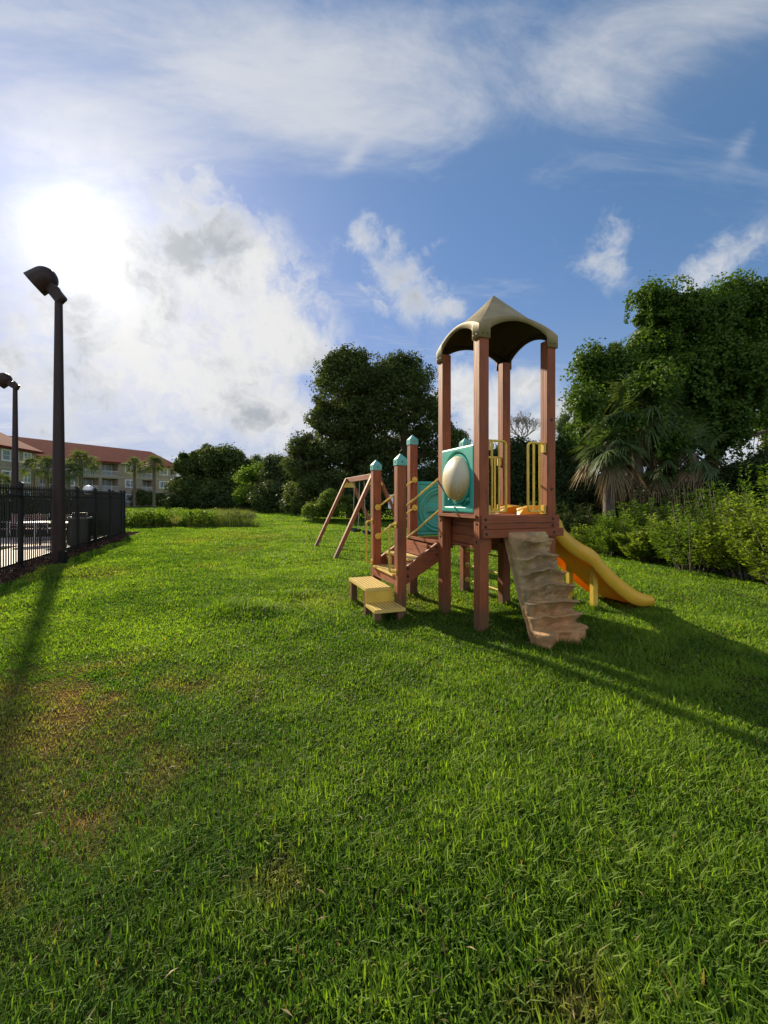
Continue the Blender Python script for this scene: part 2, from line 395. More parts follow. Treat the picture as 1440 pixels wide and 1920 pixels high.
MT['palebark'] = plain('pale_bark', (.22, .18, .15), .9, (.30, .26, .22), 12, .4, 30, stretch=(1, 1, .3))

# ---------------------------------------------------------------- layout frames
TH = math.atan2(290, 800)
E1 = np.array([-math.sin(TH), math.cos(TH)]); E2 = np.array([math.cos(TH), math.sin(TH)])
P0 = np.array([1.065, 4.76])
F0 = np.array([-7.75, 9.1])                      # first fence post in view
def fence_sw(p): q = p - F0; return q @ E1, q @ E2
FEND = 9.55
DRY = np.array([[-1.85, 2.40, .75, .50], [-1.55, 1.90, .50, .28], [-2.3, 3.3, .9, .6], [-.42, 1.75, .22, .16], [-1.15, 1.62, .3, .2], [.55, 1.27, .18, .1], [-1.6, 1.75, .5, .35]], float)
def dryness(p):
    d = np.zeros(len(p))
    for x, y, rx, ry in DRY: d = np.maximum(d, np.exp(-(((p[:, 0] - x) / rx) ** 2 + ((p[:, 1] - y) / ry) ** 2)))
    n = vnoise(p, 1.7, 4); n2 = vnoise(p + 40, 5.0, 3)
    return np.clip(d * 1.0 * np.clip((n * .6 + n2 * .6 - .50) * 4.2, 0, 1.1) + np.clip((vnoise(p + 9, .45, 4) - .60) * 2.5, 0, .3), 0, 1)
def gz(p):
    return (vnoise(p, .55, 3) - .5) * .09 + (vnoise(p + 5, 2.4, 2) - .5) * .025

# ---------------------------------------------------------------- ground
def lawn_mat():
    m, t, b, O = base_mat('lawn_soil_and_thatch')
    sp = t.n.new('ShaderNodeSeparateXYZ'); t.put(sp.inputs[0], O); dist = t.vm('LENGTH', O, None, 1)
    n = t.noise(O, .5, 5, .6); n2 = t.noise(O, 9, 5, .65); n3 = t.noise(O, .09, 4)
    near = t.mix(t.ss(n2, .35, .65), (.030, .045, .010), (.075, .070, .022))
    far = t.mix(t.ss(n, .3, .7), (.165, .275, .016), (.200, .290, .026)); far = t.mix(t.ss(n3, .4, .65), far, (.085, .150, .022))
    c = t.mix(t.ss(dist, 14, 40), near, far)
    ds = None
    for x, y, rx, ry in DRY[:3]:
        dx = t.m('DIVIDE', t.m('SUBTRACT', sp.outputs[0], float(x)), float(rx)); dy = t.m('DIVIDE', t.m('SUBTRACT', sp.outputs[1], float(y)), float(ry))
        e = t.m('EXPONENT', t.m('MULTIPLY', t.m('ADD', t.m('MULTIPLY', dx, dx), t.m('MULTIPLY', dy, dy)), -1.0)); ds = e if ds is None else t.m('MAXIMUM', ds, e)
    c = t.mix(t.m('MULTIPLY', ds, .7), c, (.17, .085, .042))
    t.put(b.inputs['Base Color'], c); b.inputs['Roughness'].default_value = 1.0; b.inputs['Specular IOR Level'].default_value = 0.0
    bn = t.n.new('ShaderNodeBump'); bn.inputs['Strength'].default_value = .8; bn.inputs['Distance'].default_value = .03
    t.put(bn.inputs['Height'], t.noise(O, 30, 4, .7)); t.l.new(bn.outputs[0], b.inputs['Normal'])
    return m
def ground():
    xs = np.r_[-900, -300, -120, -60, -35, np.arange(-22, 16.01, .25), 25, 45, 90, 300, 900]
    ys = np.r_[-600, -100, -20, np.arange(-4, 30.01, .25), 36, 45, 60, 90, 140, 300, 900, 1500]
    gx, gy = np.meshgrid(xs, ys); p = np.c_[gx.ravel(), gy.ravel()]
    z = gz(p); s, wv = fence_sw(p)
    z[(wv < .6) & (s < 12)] = -.03
    fl = (np.abs(p[:, 0]) > 23) | (p[:, 1] > 31) | (p[:, 1] < -4.1); z[fl] = 0
    nx, ny = len(xs), len(ys)
    i = (np.arange(ny - 1)[:, None] * nx + np.arange(nx - 1)[None]).ravel()
    q = np.c_[i, i + 1, i + nx + 1, i + nx]
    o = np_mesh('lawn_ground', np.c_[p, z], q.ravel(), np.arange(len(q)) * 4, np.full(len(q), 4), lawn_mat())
    o.data.polygons.foreach_set('use_smooth', [True] * len(q)); tag(o, kind='structure')
ground()

# ---------------------------------------------------------------- lawn grass
FEET = [(*(P0 + E2 * u + E1 * v), .13) for u, v in ((.06, .06), (1.0, .06), (.06, .94), (1.0, .94), (.06, 2.0), (1.0, 2.0), (-.54, 1.02), (-.54, 2.0), (-.95, 1.83), (-.95, .8), (-.6, .8), (.5, -.62), (.75, -.6), (1.0, -.5), (1.95, .3), (1.95, .72))]
def grass():
    # the lawn is sown all round the camera's side of the field, denser close by
    pts = []; dd = []
    rings = [(0.55, 2.2, 13000), (2.2, 3.2, 10000), (3.2, 4.6, 7500), (4.6, 7, 4200), (7, 10, 2300), (10, 15, 1150), (15, 24, 480), (24, 46, 150)]
    for r0, r1, den in rings:
        a0, a1 = R(-62), R(62)
        n = int(den * (r1 * r1 - r0 * r0) * (a1 - a0) / 2)
        r = np.sqrt(rng.uniform(r0 * r0, r1 * r1, n)); a = rng.uniform(a0, a1, n)
        pts.append(np.c_[r * np.sin(a), r * np.cos(a)]); dd.append(r)
    p = np.vstack(pts); d = np.concatenate(dd)
    s, wv = fence_sw(p); ed = .36 + (vnoise(p, 1.3, 3) - .5) * .5
    keep = ~((wv < ed) & (s < FEND + .6 + (vnoise(p + 3, 1, 2) - .5)))
    keep &= p[:, 0] < 7.6 + .0 * p[:, 1] + (p[:, 1] > 14) * 2
    keep &= ~((p[:, 0] < -.305 * p[:, 1]) & (p[:, 1] > 22.5 + vnoise(p, .3, 2)))
    dry = dryness(p); keep &= rng.random(len(p)) > dry * .45
    p = p[keep]; d = d[keep]; dry = dry[keep]; n = len(p)
    f = np.maximum(1, d / 2.4)
    cl = vnoise(p, 4.0, 3); cl2 = vnoise(p + 70, .8, 3); tall = np.clip((vnoise(p + 30, 1.1, 3) - .5) * 3, -.6, 1)
    left = np.clip((.35 - p[:, 0]) / 1.6, 0, 1) * np.clip((5 - d) / 2, 0, 1)      # finer, shorter couch grass on the left
    H = (.040 + .030 * tall + .024 * (cl - .5) * 2 + .022 * rng.random(n)) * (1 - .30 * np.clip((d - 2.2) / 3, 0, 1)) * (1 + .07 * np.maximum(f - 2, 0)) * (1 - .25 * left) * (1 - .4 * dry)
    H = np.maximum(H, .016); big = rng.random(n) < .06; H[big] *= 1.55
    tuft = np.zeros(n)
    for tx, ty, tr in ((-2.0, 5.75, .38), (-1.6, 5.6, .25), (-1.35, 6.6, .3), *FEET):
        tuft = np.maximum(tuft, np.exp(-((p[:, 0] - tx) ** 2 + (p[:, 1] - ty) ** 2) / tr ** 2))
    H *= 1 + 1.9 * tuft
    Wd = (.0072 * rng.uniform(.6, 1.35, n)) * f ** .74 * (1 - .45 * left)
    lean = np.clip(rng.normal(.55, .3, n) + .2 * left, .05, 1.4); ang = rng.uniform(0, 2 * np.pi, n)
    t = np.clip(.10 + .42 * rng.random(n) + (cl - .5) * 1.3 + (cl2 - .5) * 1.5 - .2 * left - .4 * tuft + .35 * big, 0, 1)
    dr = np.clip(dry * .9 + (rng.random(n) < .035) * rng.uniform(.3, 1, n), 0, 1)
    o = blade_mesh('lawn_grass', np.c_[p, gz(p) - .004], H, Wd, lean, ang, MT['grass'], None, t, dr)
    tag(o, 'short green lawn grass covering the whole field around the play structure', 'grass', kind='stuff')
    # a few broad, pale fallen blades and clippings
    m = 700; a = rng.uniform(R(-45), R(45), m); r = np.sqrt(rng.uniform(1.0, 30, m)); p = np.c_[r * np.sin(a), r * np.cos(a)]
    C = np.c_[p, gz(p) + rng.uniform(.03, .05, m)]; N = rng.normal(size=(m, 3)) * .35 + [0, 0, 1]
    o = leaf_mesh('grass_clippings', C, N, .045, .006, MT['dead'])
    tag(o, 'pale dry clippings lying scattered on the lawn', 'grass clippings', kind='stuff')
grass()

# ---------------------------------------------------------------- play structure
ps = empty('play_structure', (P0[0], P0[1], 0), TH)
tag(ps, 'red brown wooden play structure with tan canopy, teal panels, rock climbing wall and yellow slide', 'play structure')
U1, V1, V2 = 1.06, 1.0, 2.06
DK, DK2 = 1.31, .92
pw = .125
def post(u, v, h, cap=None, z0=-.08):
    o = MB().box(u, u + pw, v, v + pw, z0, h, .006).build('post', MT['post'], ps)
    if cap:
        m = MB(); e = .008; c0 = h - .035
        m.box(u - e, u + pw + e, v - e, v + pw + e, c0, h + .05, .004)
        cx, cy = u + pw / 2, v + pw / 2; q = .006
        m.add([(u - q, v - q, h + .048), (u + pw + q, v - q, h + .048), (u + pw + q, v + pw + q, h + .048), (u - q, v + pw + q, h + .048), (cx, cy, h + .125)],
              [(0, 1, 4), (1, 2, 4), (2, 3, 4), (3, 0, 4)])
        c = m.build('post_cap', MT['capteal'], ps)
        for ax in (0, 1):
            Mx = Matrix.Translation((u + pw / 2, v - e - .002, h + .01)) @ Matrix.Rotation(R(90), 4, 'X') if ax == 0 else Matrix.Translation((u - e - .002, v + pw / 2, h + .01)) @ Matrix.Rotation(R(-90), 4, 'Y')
            MB().lathe([(.0001, .003), (.009, .003), (.009, -.002)], 10, Mx).build('bolt', MT['hole'], c)
    return o
TP = 3.40
for u, v in ((0, 0), (U1 - pw, 0), (0, V1 - pw), (U1 - pw, V1 - pw)): post(u, v, TP)
post(0.0, V2 - pw, 2.38, True); post(U1 - pw, V2 - pw, 2.38, True)
UA = -.60
post(UA, .96, 1.97, True); post(UA, V2 - pw, 1.97, True)

# decks: planks as one mesh each, fascia boards apart
def planks(name, u0, u1, v0, v1, z, n):
    m = MB(); wv_ = (v1 - v0) / n
    for i in range(n): m.box(u0, u1, v0 + i * wv_ + .003, v0 + (i + 1) * wv_ - .003, z - .035, z, .004)
    return m.build(name, MT['wx'], ps)
planks('deck', .004, U1 - .004, pw + .002, V1 - pw - .002, DK, 6)
MB().box(pw + .002, U1 - pw - .002, -.002, pw - .002, DK - .035, DK, .004).build('deck_edge_board', MT['wx'], ps)
MB().box(pw + .002, U1 - pw - .002, V1 - pw + .002, V1, DK - .035, DK, .004).build('deck_edge_board', MT['wx'], ps)
planks('lower_deck', .004, U1 - .004, V1 + .012, V2 - pw - .002, DK2, 6)
# front fascia: two boards and a proud beam below
MB().box(.012, U1 + .03, -.032, -.004, DK - .085, DK + .002, .004).build('fascia_board', MT['wx'], ps)
MB().box(.012, U1 + .03, -.030, -.004, DK - .150, DK - .088, .004).build('fascia_board', MT['wx'], ps)
MB().box(.016, U1 + .075, -.052, -.003, DK - .245, DK - .153, .005).build('fascia_beam', MT['wx'], ps)
# left fascia, recessed between posts
MB().box(-.022, -.004, .05, V1 - .04, DK - .03, DK + .012, .004).build('deck_rim', MT['wy'], ps)
for k in range(3):
    z1 = DK - .04 - k * .108; MB().box(.150, .172, pw - .1, V1 - pw + .1, z1 - .103, z1, .003).build('fascia_board', MT['wy'], ps)
MB().box(.130, .178, pw + .004, V1 - pw - .004, DK - .40, DK - .367, .003).build('fascia_beam', MT['wy'], ps)
for v in (V1 - .045, V1 + .0):
    pass
MB().box(U1 - .06, U1 - .02, pw + .003, V1 - pw - .003, DK - .24, DK - .04, .003).build('fascia_beam', MT['wy'], ps)
MB().box(pw, U1 - pw, V1 - .09, V1 - .05, DK - .42, DK - .04, .003).build('riser_board', MT['wx'], ps)
for u in (.3, .53, .76): MB().box(u - .02, u + .02, .06, V1 - .1, DK - .19, DK - .038).build('joist', MT['wy'], ps)
# bracket blocks beside the posts
MB().box(pw + .002, pw + .045, .02, .10, DK - .42, DK - .25, .003).build('bracket_block', MT['post'], ps)
MB().box(pw + .002, pw + .045, V1 - .10, V1 - .02, DK - .46, DK - .25, .003).build('bracket_block', MT['post'], ps)
# second bay fascia
MB().box(-.025, -.004, V1 + .01, V2 - .02, DK2 - .02, DK2 + .02, .003).build('deck_rim', MT['wy'], ps)
MB().box(-.020, -.003, V1 + .03, V2 - pw, DK2 - .20, DK2 - .055, .003).build('fascia_board', MT['wy'], ps)
MB().box(U1 - .03, U1 - .004, V1 + .02, V2 - pw, DK2 - .17, DK2 - .037, .003).build('fascia_board', MT['wy'], ps)
MB().box(pw, U1 - pw, V2 - .05, V2 - .01, DK2 - .17, DK2 - .037, .003).build('fascia_board', MT['wx'], ps)

# canopy: four concave faces with arched rims and corner flaps
def canopy():
    e = .018; lo, hi = (-e, -e), (U1 + e, V1 + e); cs = [(-e, -e), (U1 + e, -e), (U1 + e, V1 + e), (-e, V1 + e)]
    ap = np.array([U1 / 2, V1 / 2, 4.085]); m = MB(); rim = MB()
    zc = 3.31; fw = (pw + .02) / U1
    def zlow(t):
        x = min(t, 1 - t)
        if x < fw: return zc
        y = (x - fw) / (.5 - fw)
        return 3.42 + .135 * math.sin(y * math.pi / 2) ** .75
    def ztop(t):
        return 3.465 + .155 * math.sin(math.pi * t) ** .8
    n = 40; ts = sorted(set([i / n for i in range(n + 1)] + [fw - .0001, fw + .0001, 1 - fw - .0001, 1 - fw + .0001]))
    ks = 8
    for k in range(4):
        a = np.array([*cs[k], 0.0]); b = np.array([*cs[(k + 1) % 4], 0.0]); nout = np.array([(b - a)[1], -(b - a)[0], 0.0]); nout /= np.linalg.norm(nout)
        rows = []
        for t in ts:
            p = a * (1 - t) + b * t; row = []
            lip = .012 * math.sin(math.pi * min(1, max(0, t * 6))) * 0
            row.append((p[0], p[1], zlow(t)))
            zt = ztop(t)
            row.append((p[0], p[1], max(zt - .012, zlow(t) + .01))); row.append((p[0] - nout[0] * .010, p[1] - nout[1] * .010, max(zt - .004, zlow(t) + .014)))
            q = np.array([p[0], p[1], zt]); ctr = ap
            q0 = q - nout * .040 + np.array([0, 0, -.006])
            for j in range(ks + 1):
                s_ = j / ks; pp = q0 * (1 - s_) + ctr * s_
                bow = .006 * math.sin(math.pi * s_) * math.sin(math.pi * t)
                row.append((pp[0] - nout[0] * 0, pp[1], pp[2] - bow - .008 * math.sin(math.pi * s_)))
            rows.append(row)
        c = len(rows[0]); vs = [v for r in rows for v in r]
        m.add(vs, [(i * c + j, (i + 1) * c + j, (i + 1) * c + j + 1, i * c + j + 1) for i in range(len(rows) - 1) for j in range(c - 1)])
    bm = bmesh.new(); vv = [bm.verts.new(v) for v in m.v]
    for f in m.f:
        try: bm.faces.new([vv[i] for i in f])
        except Exception: pass
    bmesh.ops.remove_doubles(bm, verts=bm.verts, dist=.0015); bmesh.ops.recalc_face_normals(bm, faces=bm.faces)
    mm = MB().bm(bm)
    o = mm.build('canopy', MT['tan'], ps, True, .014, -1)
    try: o.data.set_sharp_from_angle(angle=R(16))
    except Exception: pass
    o.data.materials.append(plain('canopy_underside_shade', (.035, .028, .020), .8)); o.modifiers['solid'].material_offset = 1  # inner faces coloured dark: the shade under the canopy is painted in
    b = MB()
    for (x, y, ax) in ((.035, -e, 0), (.095, -e, 0), (U1 - .035, -e, 0), (U1 - .095, -e, 0), (-e, .035, 1), (-e, .095, 1), (-e, V1 - .035, 1), (-e, V1 - .095, 1)):
        for dz in (.045,):
            Mx = Matrix.Translation((x, y - .001, zc + dz)) @ Matrix.Rotation(R(90), 4, 'X') if ax == 0 else Matrix.Translation((x - .001, y, zc + dz)) @ Matrix.Rotation(R(-90), 4, 'Y')
            MB().lathe([(.0001, .004), (.008, .004), (.008, -.004)], 10, Mx).build('bolt', MT['hole'], o)
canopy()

# bubble window panel on the near left face: dished teal panel and a domed window
def panel_bubble():
    u = -.006; v0, v1 = pw - .07, V1 - pw + .07; v0, v1 = .105, V1 - .105
    z0, z1 = DK + .02, 2.14; vc = (v0 + v1) / 2; zc = (z0 + z1) / 2 + .015; rr = .278
    # heightfield grid seen from -u side; depth>0 goes inward (+u)
    nv, nz = 96, 100; V = []; F = []
    for j in range(nz + 1):
        for i in range(nv + 1):
            vv = v0 + (v1 - v0) * i / nv; zz = z0 + (z1 - z0) * j / nz
            du = 0.0
            edge = min(vv - v0, v1 - vv, zz - z0, z1 - zz)
            if edge < .03: du = .03 * (1 - math.sqrt(max(0, 1 - (1 - edge / .03) ** 2)))
            d = math.hypot(vv - vc, zz - zc)
            t = 1 / (1 + math.exp((d - rr - .042) / .004))           # sunken ring well
            lowr = (abs(vv - vc) < .31 and z0 + .075 < zz < zc - .05)
            ins = (abs(vv - vc) < .235 and z0 + .14 < zz < zc - .02)
            t2 = 0.0
            if lowr:
                q = min(.31 - abs(vv - vc), zz - z0 - .075); t2 = min(1, q / .014)
                if ins: q = min(.235 - abs(vv - vc), zz - z0 - .14); t2 *= 1 - min(1, q / .014)
            du += .055 * max(t, t2 * (1 if d > rr + .05 else 0))
            V.append((u + du, vv, zz))
    for j in range(nz):
        for i in range(nv):
            k = j * (nv + 1) + i; F.append((k, k + nv + 1, k + nv + 2, k + 1))
    o = mesh_obj('window_panel', V, F, MT['teal'], ps, True)
    md = o.modifiers.new('solid', 'SOLIDIFY'); md.thickness = .045; md.offset = 1 if False else -1
    M_ = Matrix.Translation((u + .02, vc, zc)) @ Matrix.Rotation(R(-90), 4, 'Y')
    prof = [(rr * math.cos(a), (.155 * math.sin(a))) for a in [math.pi / 2 * i / 16 for i in range(17)]]
    prof[-1] = (.0005, .155)
    MB().lathe(prof, 48, M_).build('bubble_window', MT['dome'], o, True)
    rg = MB().lathe([(rr - .004, .001), (rr + .004, .012), (rr + .022, .012), (rr + .028, .0)], 48, M_); rg.build('window_ring', MT['teal'], o, True)
    b = MB()
    for k in range(8):
        a = 2 * math.pi * (k + .5) / 8; mm = Matrix.Translation((u + .046, vc + (rr + .026) * math.sin(a), zc + (rr + .026) * math.cos(a))) @ Matrix.Rotation(R(-90), 4, 'Y')
        MB().lathe([(.0003, .012), (.008, .01), (.008, 0)], 8, mm).build('bolt', MT['hole'], o)
panel_bubble()
# porthole-pattern teal panel on the far side of the lower deck
def panel_far():
    v = V2 - pw / 2; u0, u1 = pw - .02, U1 - pw + .02; z0, z1 = DK2 + .0, 1.78; nu, nz = 80, 80; V = []; F = []
    uc = (u0 + u1) / 2; zc = (z0 + z1) / 2
    for j in range(nz + 1):
        for i in range(nu + 1):
            uu = u0 + (u1 - u0) * i / nu; zz = z0 + (z1 - z0) * j / nz; d = math.hypot(uu - uc, zz - zc); dv = 0
            for r in (.36, .30): dv -= .018 * math.exp(-((d - r) / .014) ** 2)
            if d < .24 and abs(zz - zc) > .05: dv += .025 * min(1, (.24 - d) / .02) * min(1, (abs(zz - zc) - .05) / .02)
            e = min(uu - u0, u1 - uu, zz - z0, z1 - zz)
            if e < .02: dv += .02 * (1 - e / .02)
            if .05 < e < .07: dv += .012
            V.append((uu, v + dv, zz))
    for j in range(nz):
        for i in range(nu):
            k = j * (nu + 1) + i; F.append((k, k + 1, k + nu + 2, k + nu + 1))
    o = mesh_obj('porthole_panel', V, F, MT['teal'], ps, True); md = o.modifiers.new('s', 'SOLIDIFY'); md.thickness = .035; md.offset = -1
panel_far()

# bar gates beside the climbing wall and towards the lower deck
def gate(v, ua, ub, z0=DK + .045, z1=2.17):
    """ua = post side, ub = free end"""
    r = .0135; s = 1 if ub > ua else -1; m = MB(); c = .05
    out = [(ua, v, z1)] + [(ub - s * c, v, z1)] + arc((ub - s * c, v, z1), (ub, v, z1), (ub, v, z1 - c), 5)[1:] + [(ub, v, z0 + c)] + arc((ub, v, z0 + c), (ub, v, z0), (ub - s * c, v, z0), 5)[1:] + [(ua, v, z0)]
    m.tube(out, r, 8)
    o = m.build('safety_gate', MT['ymetal'], ps, True)
    n = 2
    for k in range(1, n + 1):
        u = ua + s * .012 + (ub - ua - s * .012) * (k - .35) / (n + .65)
        MB().tube([(u, v, z0), (u, v, z1)], r * .9, 8).build('bar', MT['ymetal'], o, True)
    for z in (z0 + .02, z1 - .06):
        MB().box(min(ua, ua + s * .035), max(ua, ua + s * .035), v - .035, v + .035, z - .055, z + .055, .004).build('mounting_plate', MT['yellow'], o)
gate(pw / 2 - .01, pw, .39); gate(pw / 2 - .01, U1 - pw, .70)
gate(V1 - pw / 2, U1 - pw, .62, DK + .04, 2.08); gate(V1 - pw / 2, pw, .36, DK + .04, 2.08)

# stairs: stringers, treads, risers
def quad_prism(pts, v0, v1):
    n = len(pts); vs = [(u, v0, z) for u, z in pts] + [(u, v1, z) for u, z in pts]
    fs = [tuple(range(n))[::-1], tuple(range(n, 2 * n))] + [(i, (i + 1) % n, n + (i + 1) % n, n + i) for i in range(n)]
    return MB().add(vs, fs)
sp_ = [(UA + pw * .6, .585), (-.003, .93), (-.003, .67), (UA + pw * .6, .36)]
quad_prism(sp_, .985, 1.03).build('stair_stringer', MT['wx'], ps)
quad_prism(sp_, V2 - .06, V2 - .015).build('stair_stringer', MT['wx'], ps)
for (u0, u1, z) in ((UA - .025, -.38, .52), (-.40, -.16, .71)):
    o = MB().box(u0, u1, 1.085 if u0 < -.5 else 1.035, V2 - .135 if u0 < -.5 else V2 - .065, z - .028, z, .004).build('stair_tread', MT['tread'], ps)
MB().box(UA + .0, UA + .025, 1.09, V2 - .13, .37, .49, .003).build('riser_board', MT['wy'], ps)
MB().box(-.385, -.36, 1.035, V2 - .065, .54, .68, .003).build('riser_board', MT['wy'], ps)
MB().box(-.150, -.125, 1.035, V2 - .065, .715, .90, .003).build('riser_board', MT['wy'], ps)
# turn bench and low first step
bs = empty('entry_step', (0, 0, 0)); bs.parent = ps
def tread_box(u0, u1, v0, v1, z, name='step_top'):
    m = MB().box(u0, u1, v0, v1, z - .045, z, .006); return m.build(name, MT['tread'], bs)
tread_box(-.985, UA - .03, 1.10, 1.92, .355); tread_box(-.985, UA + .02, .735, 1.11, .165)
MB().box(-.983, UA - .01, 1.104, 1.118, .166, .309, .003).build('riser_plate', MT['yellow'], bs)
for (u, v, h) in ((-.975, 1.80, .31), (-.975, 1.13, .31), (-.975, .76, .12), (UA - .075, .76, .12)):
    MB().box(u, u + .085, v, v + .085, -.05, h, .004).build('leg', MT['post'], bs)

# handrails with disc flanges
def flange(p, ax):
    p = Vector(p); M_ = Matrix.Translation(p) @ (Matrix.Rotation(R(90), 4, 'Y') if ax == 'u' else Matrix.Rotation(R(90) * (1 if ax == 'v' else -1), 4, 'X'))
    return M_
def rail(a, b, disc=True):
    o = MB().tube([a, b], .014, 10).build('handrail', MT['ymetal'], ps, True)
    for p, q in (((a, b), (b, a)) if disc else ()):
        d = (Vector(q) - Vector(p)).normalized(); c = Vector(p)
        m = MB()
        nrm = Vector((0, -1, 0)); Mx = Matrix.Translation(c + Vector((0, -.010, 0))) @ nrm.to_track_quat('Z', 'Y').to_matrix().to_4x4()
        m.lathe([(.0005, .022), (.014, .02), (.022, .008), (.045, .008), (.047, -.0)], 20, Mx).build('flange', MT['yellow'], o, True)
for zz in (0, -.43):
    rail((UA + pw * .5, V2 - pw - .016, 1.38 + zz), (pw * .5, V2 - pw - .016, 1.80 + zz))
    rail((UA + pw - .004, 1.03, 1.39 + zz), (.055, 1.03, 1.80 + zz), False)
# grab handles on the entry posts
for v in (.96 + pw / 2, V2 - pw / 2):
    u = UA - .004; r = .0155; z0, z1 = .56, 1.17; c = .04; x = u - .085
    pth = [(u, v, z1)] + [tuple(q) for q in arc((x + c, v, z1), (x, v, z1), (x, v, z1 - c), 5)] + [tuple(q) for q in arc((x, v, z0 + c), (x, v, z0), (x + c, v, z0), 5)] + [(u, v, z0)]
    o = MB().tube(pth, r, 8).build('grab_handle', MT['ymetal'], ps, True)
    for z in (z0, z1): MB().box(u - .002, u + .006, v - .03, v + .03, z - .035, z + .035, .002).build('mounting_plate', MT['yellow'], o)
# ladder rungs on the far right of the lower deck
for z in (.20, .44, .68):
    o = MB().tube([(U1 - pw / 2, V1 - .01, z), (U1 - pw / 2, V2 - pw, z)], .014, 8).build('ladder_rung', MT['ymetal'], ps, True)
    for v, s in ((V1 + .002, 1), (V2 - pw - .002, -1)):
        Mx = Matrix.Translation((U1 - pw / 2, v, z)) @ Vector((0, s, 0)).to_track_quat('Z', 'Y').to_matrix().to_4x4()
        MB().lathe([(.0005, .018), (.03, .016), (.042, .006), (.042, 0)], 16, Mx).build('flange', MT['yellow'], o, True)

# climbing wall: moulded slab with ledges, leaning out from the deck
def climb():
    nt, ns = 70, 130; u0, u1 = .345, .885; V = []; F = []
    ts = np.linspace(0, 1, nt + 1); ss_ = np.linspace(0, 1, ns + 1)
    T, Sg = np.meshgrid(ts, ss_); P = np.c_[T.ravel() * 1.0, Sg.ravel() * 2.3]
    n1_ = vnoise(P + 3, 2.3, 2); n2_ = vnoise(P + 11, 6.0, 3); n3_ = vnoise(P + 23, 16, 2); n4_ = vnoise(P * [1.0, .6] + 31, 3.5, 2)
    led = [.10, .235, .37, .49, .62, .74, .86, 1.12]
    top = np.array([0, -.055, 1.135]); bot = np.array([0, -.60, -.04])
    k = 0
    for j, s in enumerate(ss_):
        base = top * (1 - s) + bot * s
        # bulge profile: vertical-ish at the top, then leaning out
        base = base.copy(); base[1] = -.055 - .545 * (s ** 1.25)
        for i, t in enumerate(ts):
            sh = (n1_[k] - .5) * .14 + (n4_[k] - .5) * .05 + .035 * (t - .5) + .008 * math.sin(t * 5 + s * 9)
            x = s + sh * .75; prev = 0
            for L in led:
                if x < L: nxt = L; break
                prev = L
            else: nxt = led[-1] + .12
            fr = (x - prev) / (nxt - prev)
            out = .165 * ((fr / .09) ** .5 if fr < .09 else 1 - .92 * ((fr - .09) / .91) ** .7)
            notch = math.exp(-((t - (.62 + .2 * math.sin(prev * 13))) / .16) ** 2) * .040 * (1 if fr < .8 else .3)
            out *= .45 + 1.1 * n4_[k]; out += (n2_[k] - .5) * .075 + (n3_[k] - .5) * .02 + (n4_[k] - .5) * .05 - notch * (n1_[k] > .40)
            ee = min(t, 1 - t); out *= (.25 + .75 * min(1, t / .10)) * (.6 + .4 * min(1, (1 - t) / .1)); out -= .05 * (1 - min(1, ee / .05)) ** 2
            if s < .08: out = out * s / .08 - .015 * (1 - s / .08) ** 2
            flare = (.07 * s * s + (n2_[k] - .5) * .05 + out * .55 * (t > .5)) * (t - .4)
            V.append((u0 + (u1 - u0) * t + flare + .05 * max(0, s - .7) * t, base[1] - out * .93, base[2] + out * .10 - (0.0 if s < .9 else 0)))
            k += 1
    for j in range(ns):
        for i in range(nt):
            a = j * (nt + 1) + i; F.append((a, a + nt + 1, a + nt + 2, a + 1))
    # side skirts running back
    def back(j):
        return 9
    for side in (0, nt):
        b = len(V)
        for j in range(ns + 1):
            x, y, z = V[j * (nt + 1) + side]; V.append((x + (.012 if side == 0 else -.012), y + .03, z - .01)); V.append((x + (-.004 if side == 0 else .004), -.055 - .545 * ((j / ns) ** 1.25) + .085, z - .02))
        for j in range(ns):
            a0 = j * (nt + 1) + side; a1 = a0 + nt + 1; c0 = b + 2 * j; c1 = c0 + 2
            if side == 0: F += [(a0, c0, c1, a1), (c0, c0 + 1, c1 + 1, c1)]
            else: F += [(a0, a1, c1, c0), (c0, c1, c1 + 1, c0 + 1)]
    b = len(V)
    for i in range(nt + 1):
        x, y, z = V[i]; V.append((x, y + .05, z - .004))
    for i in range(nt): F.append((i, i + 1, b + i + 1, b + i))
    mesh_obj('climbing_wall', V, F, MT['rock'], ps, True)
climb()

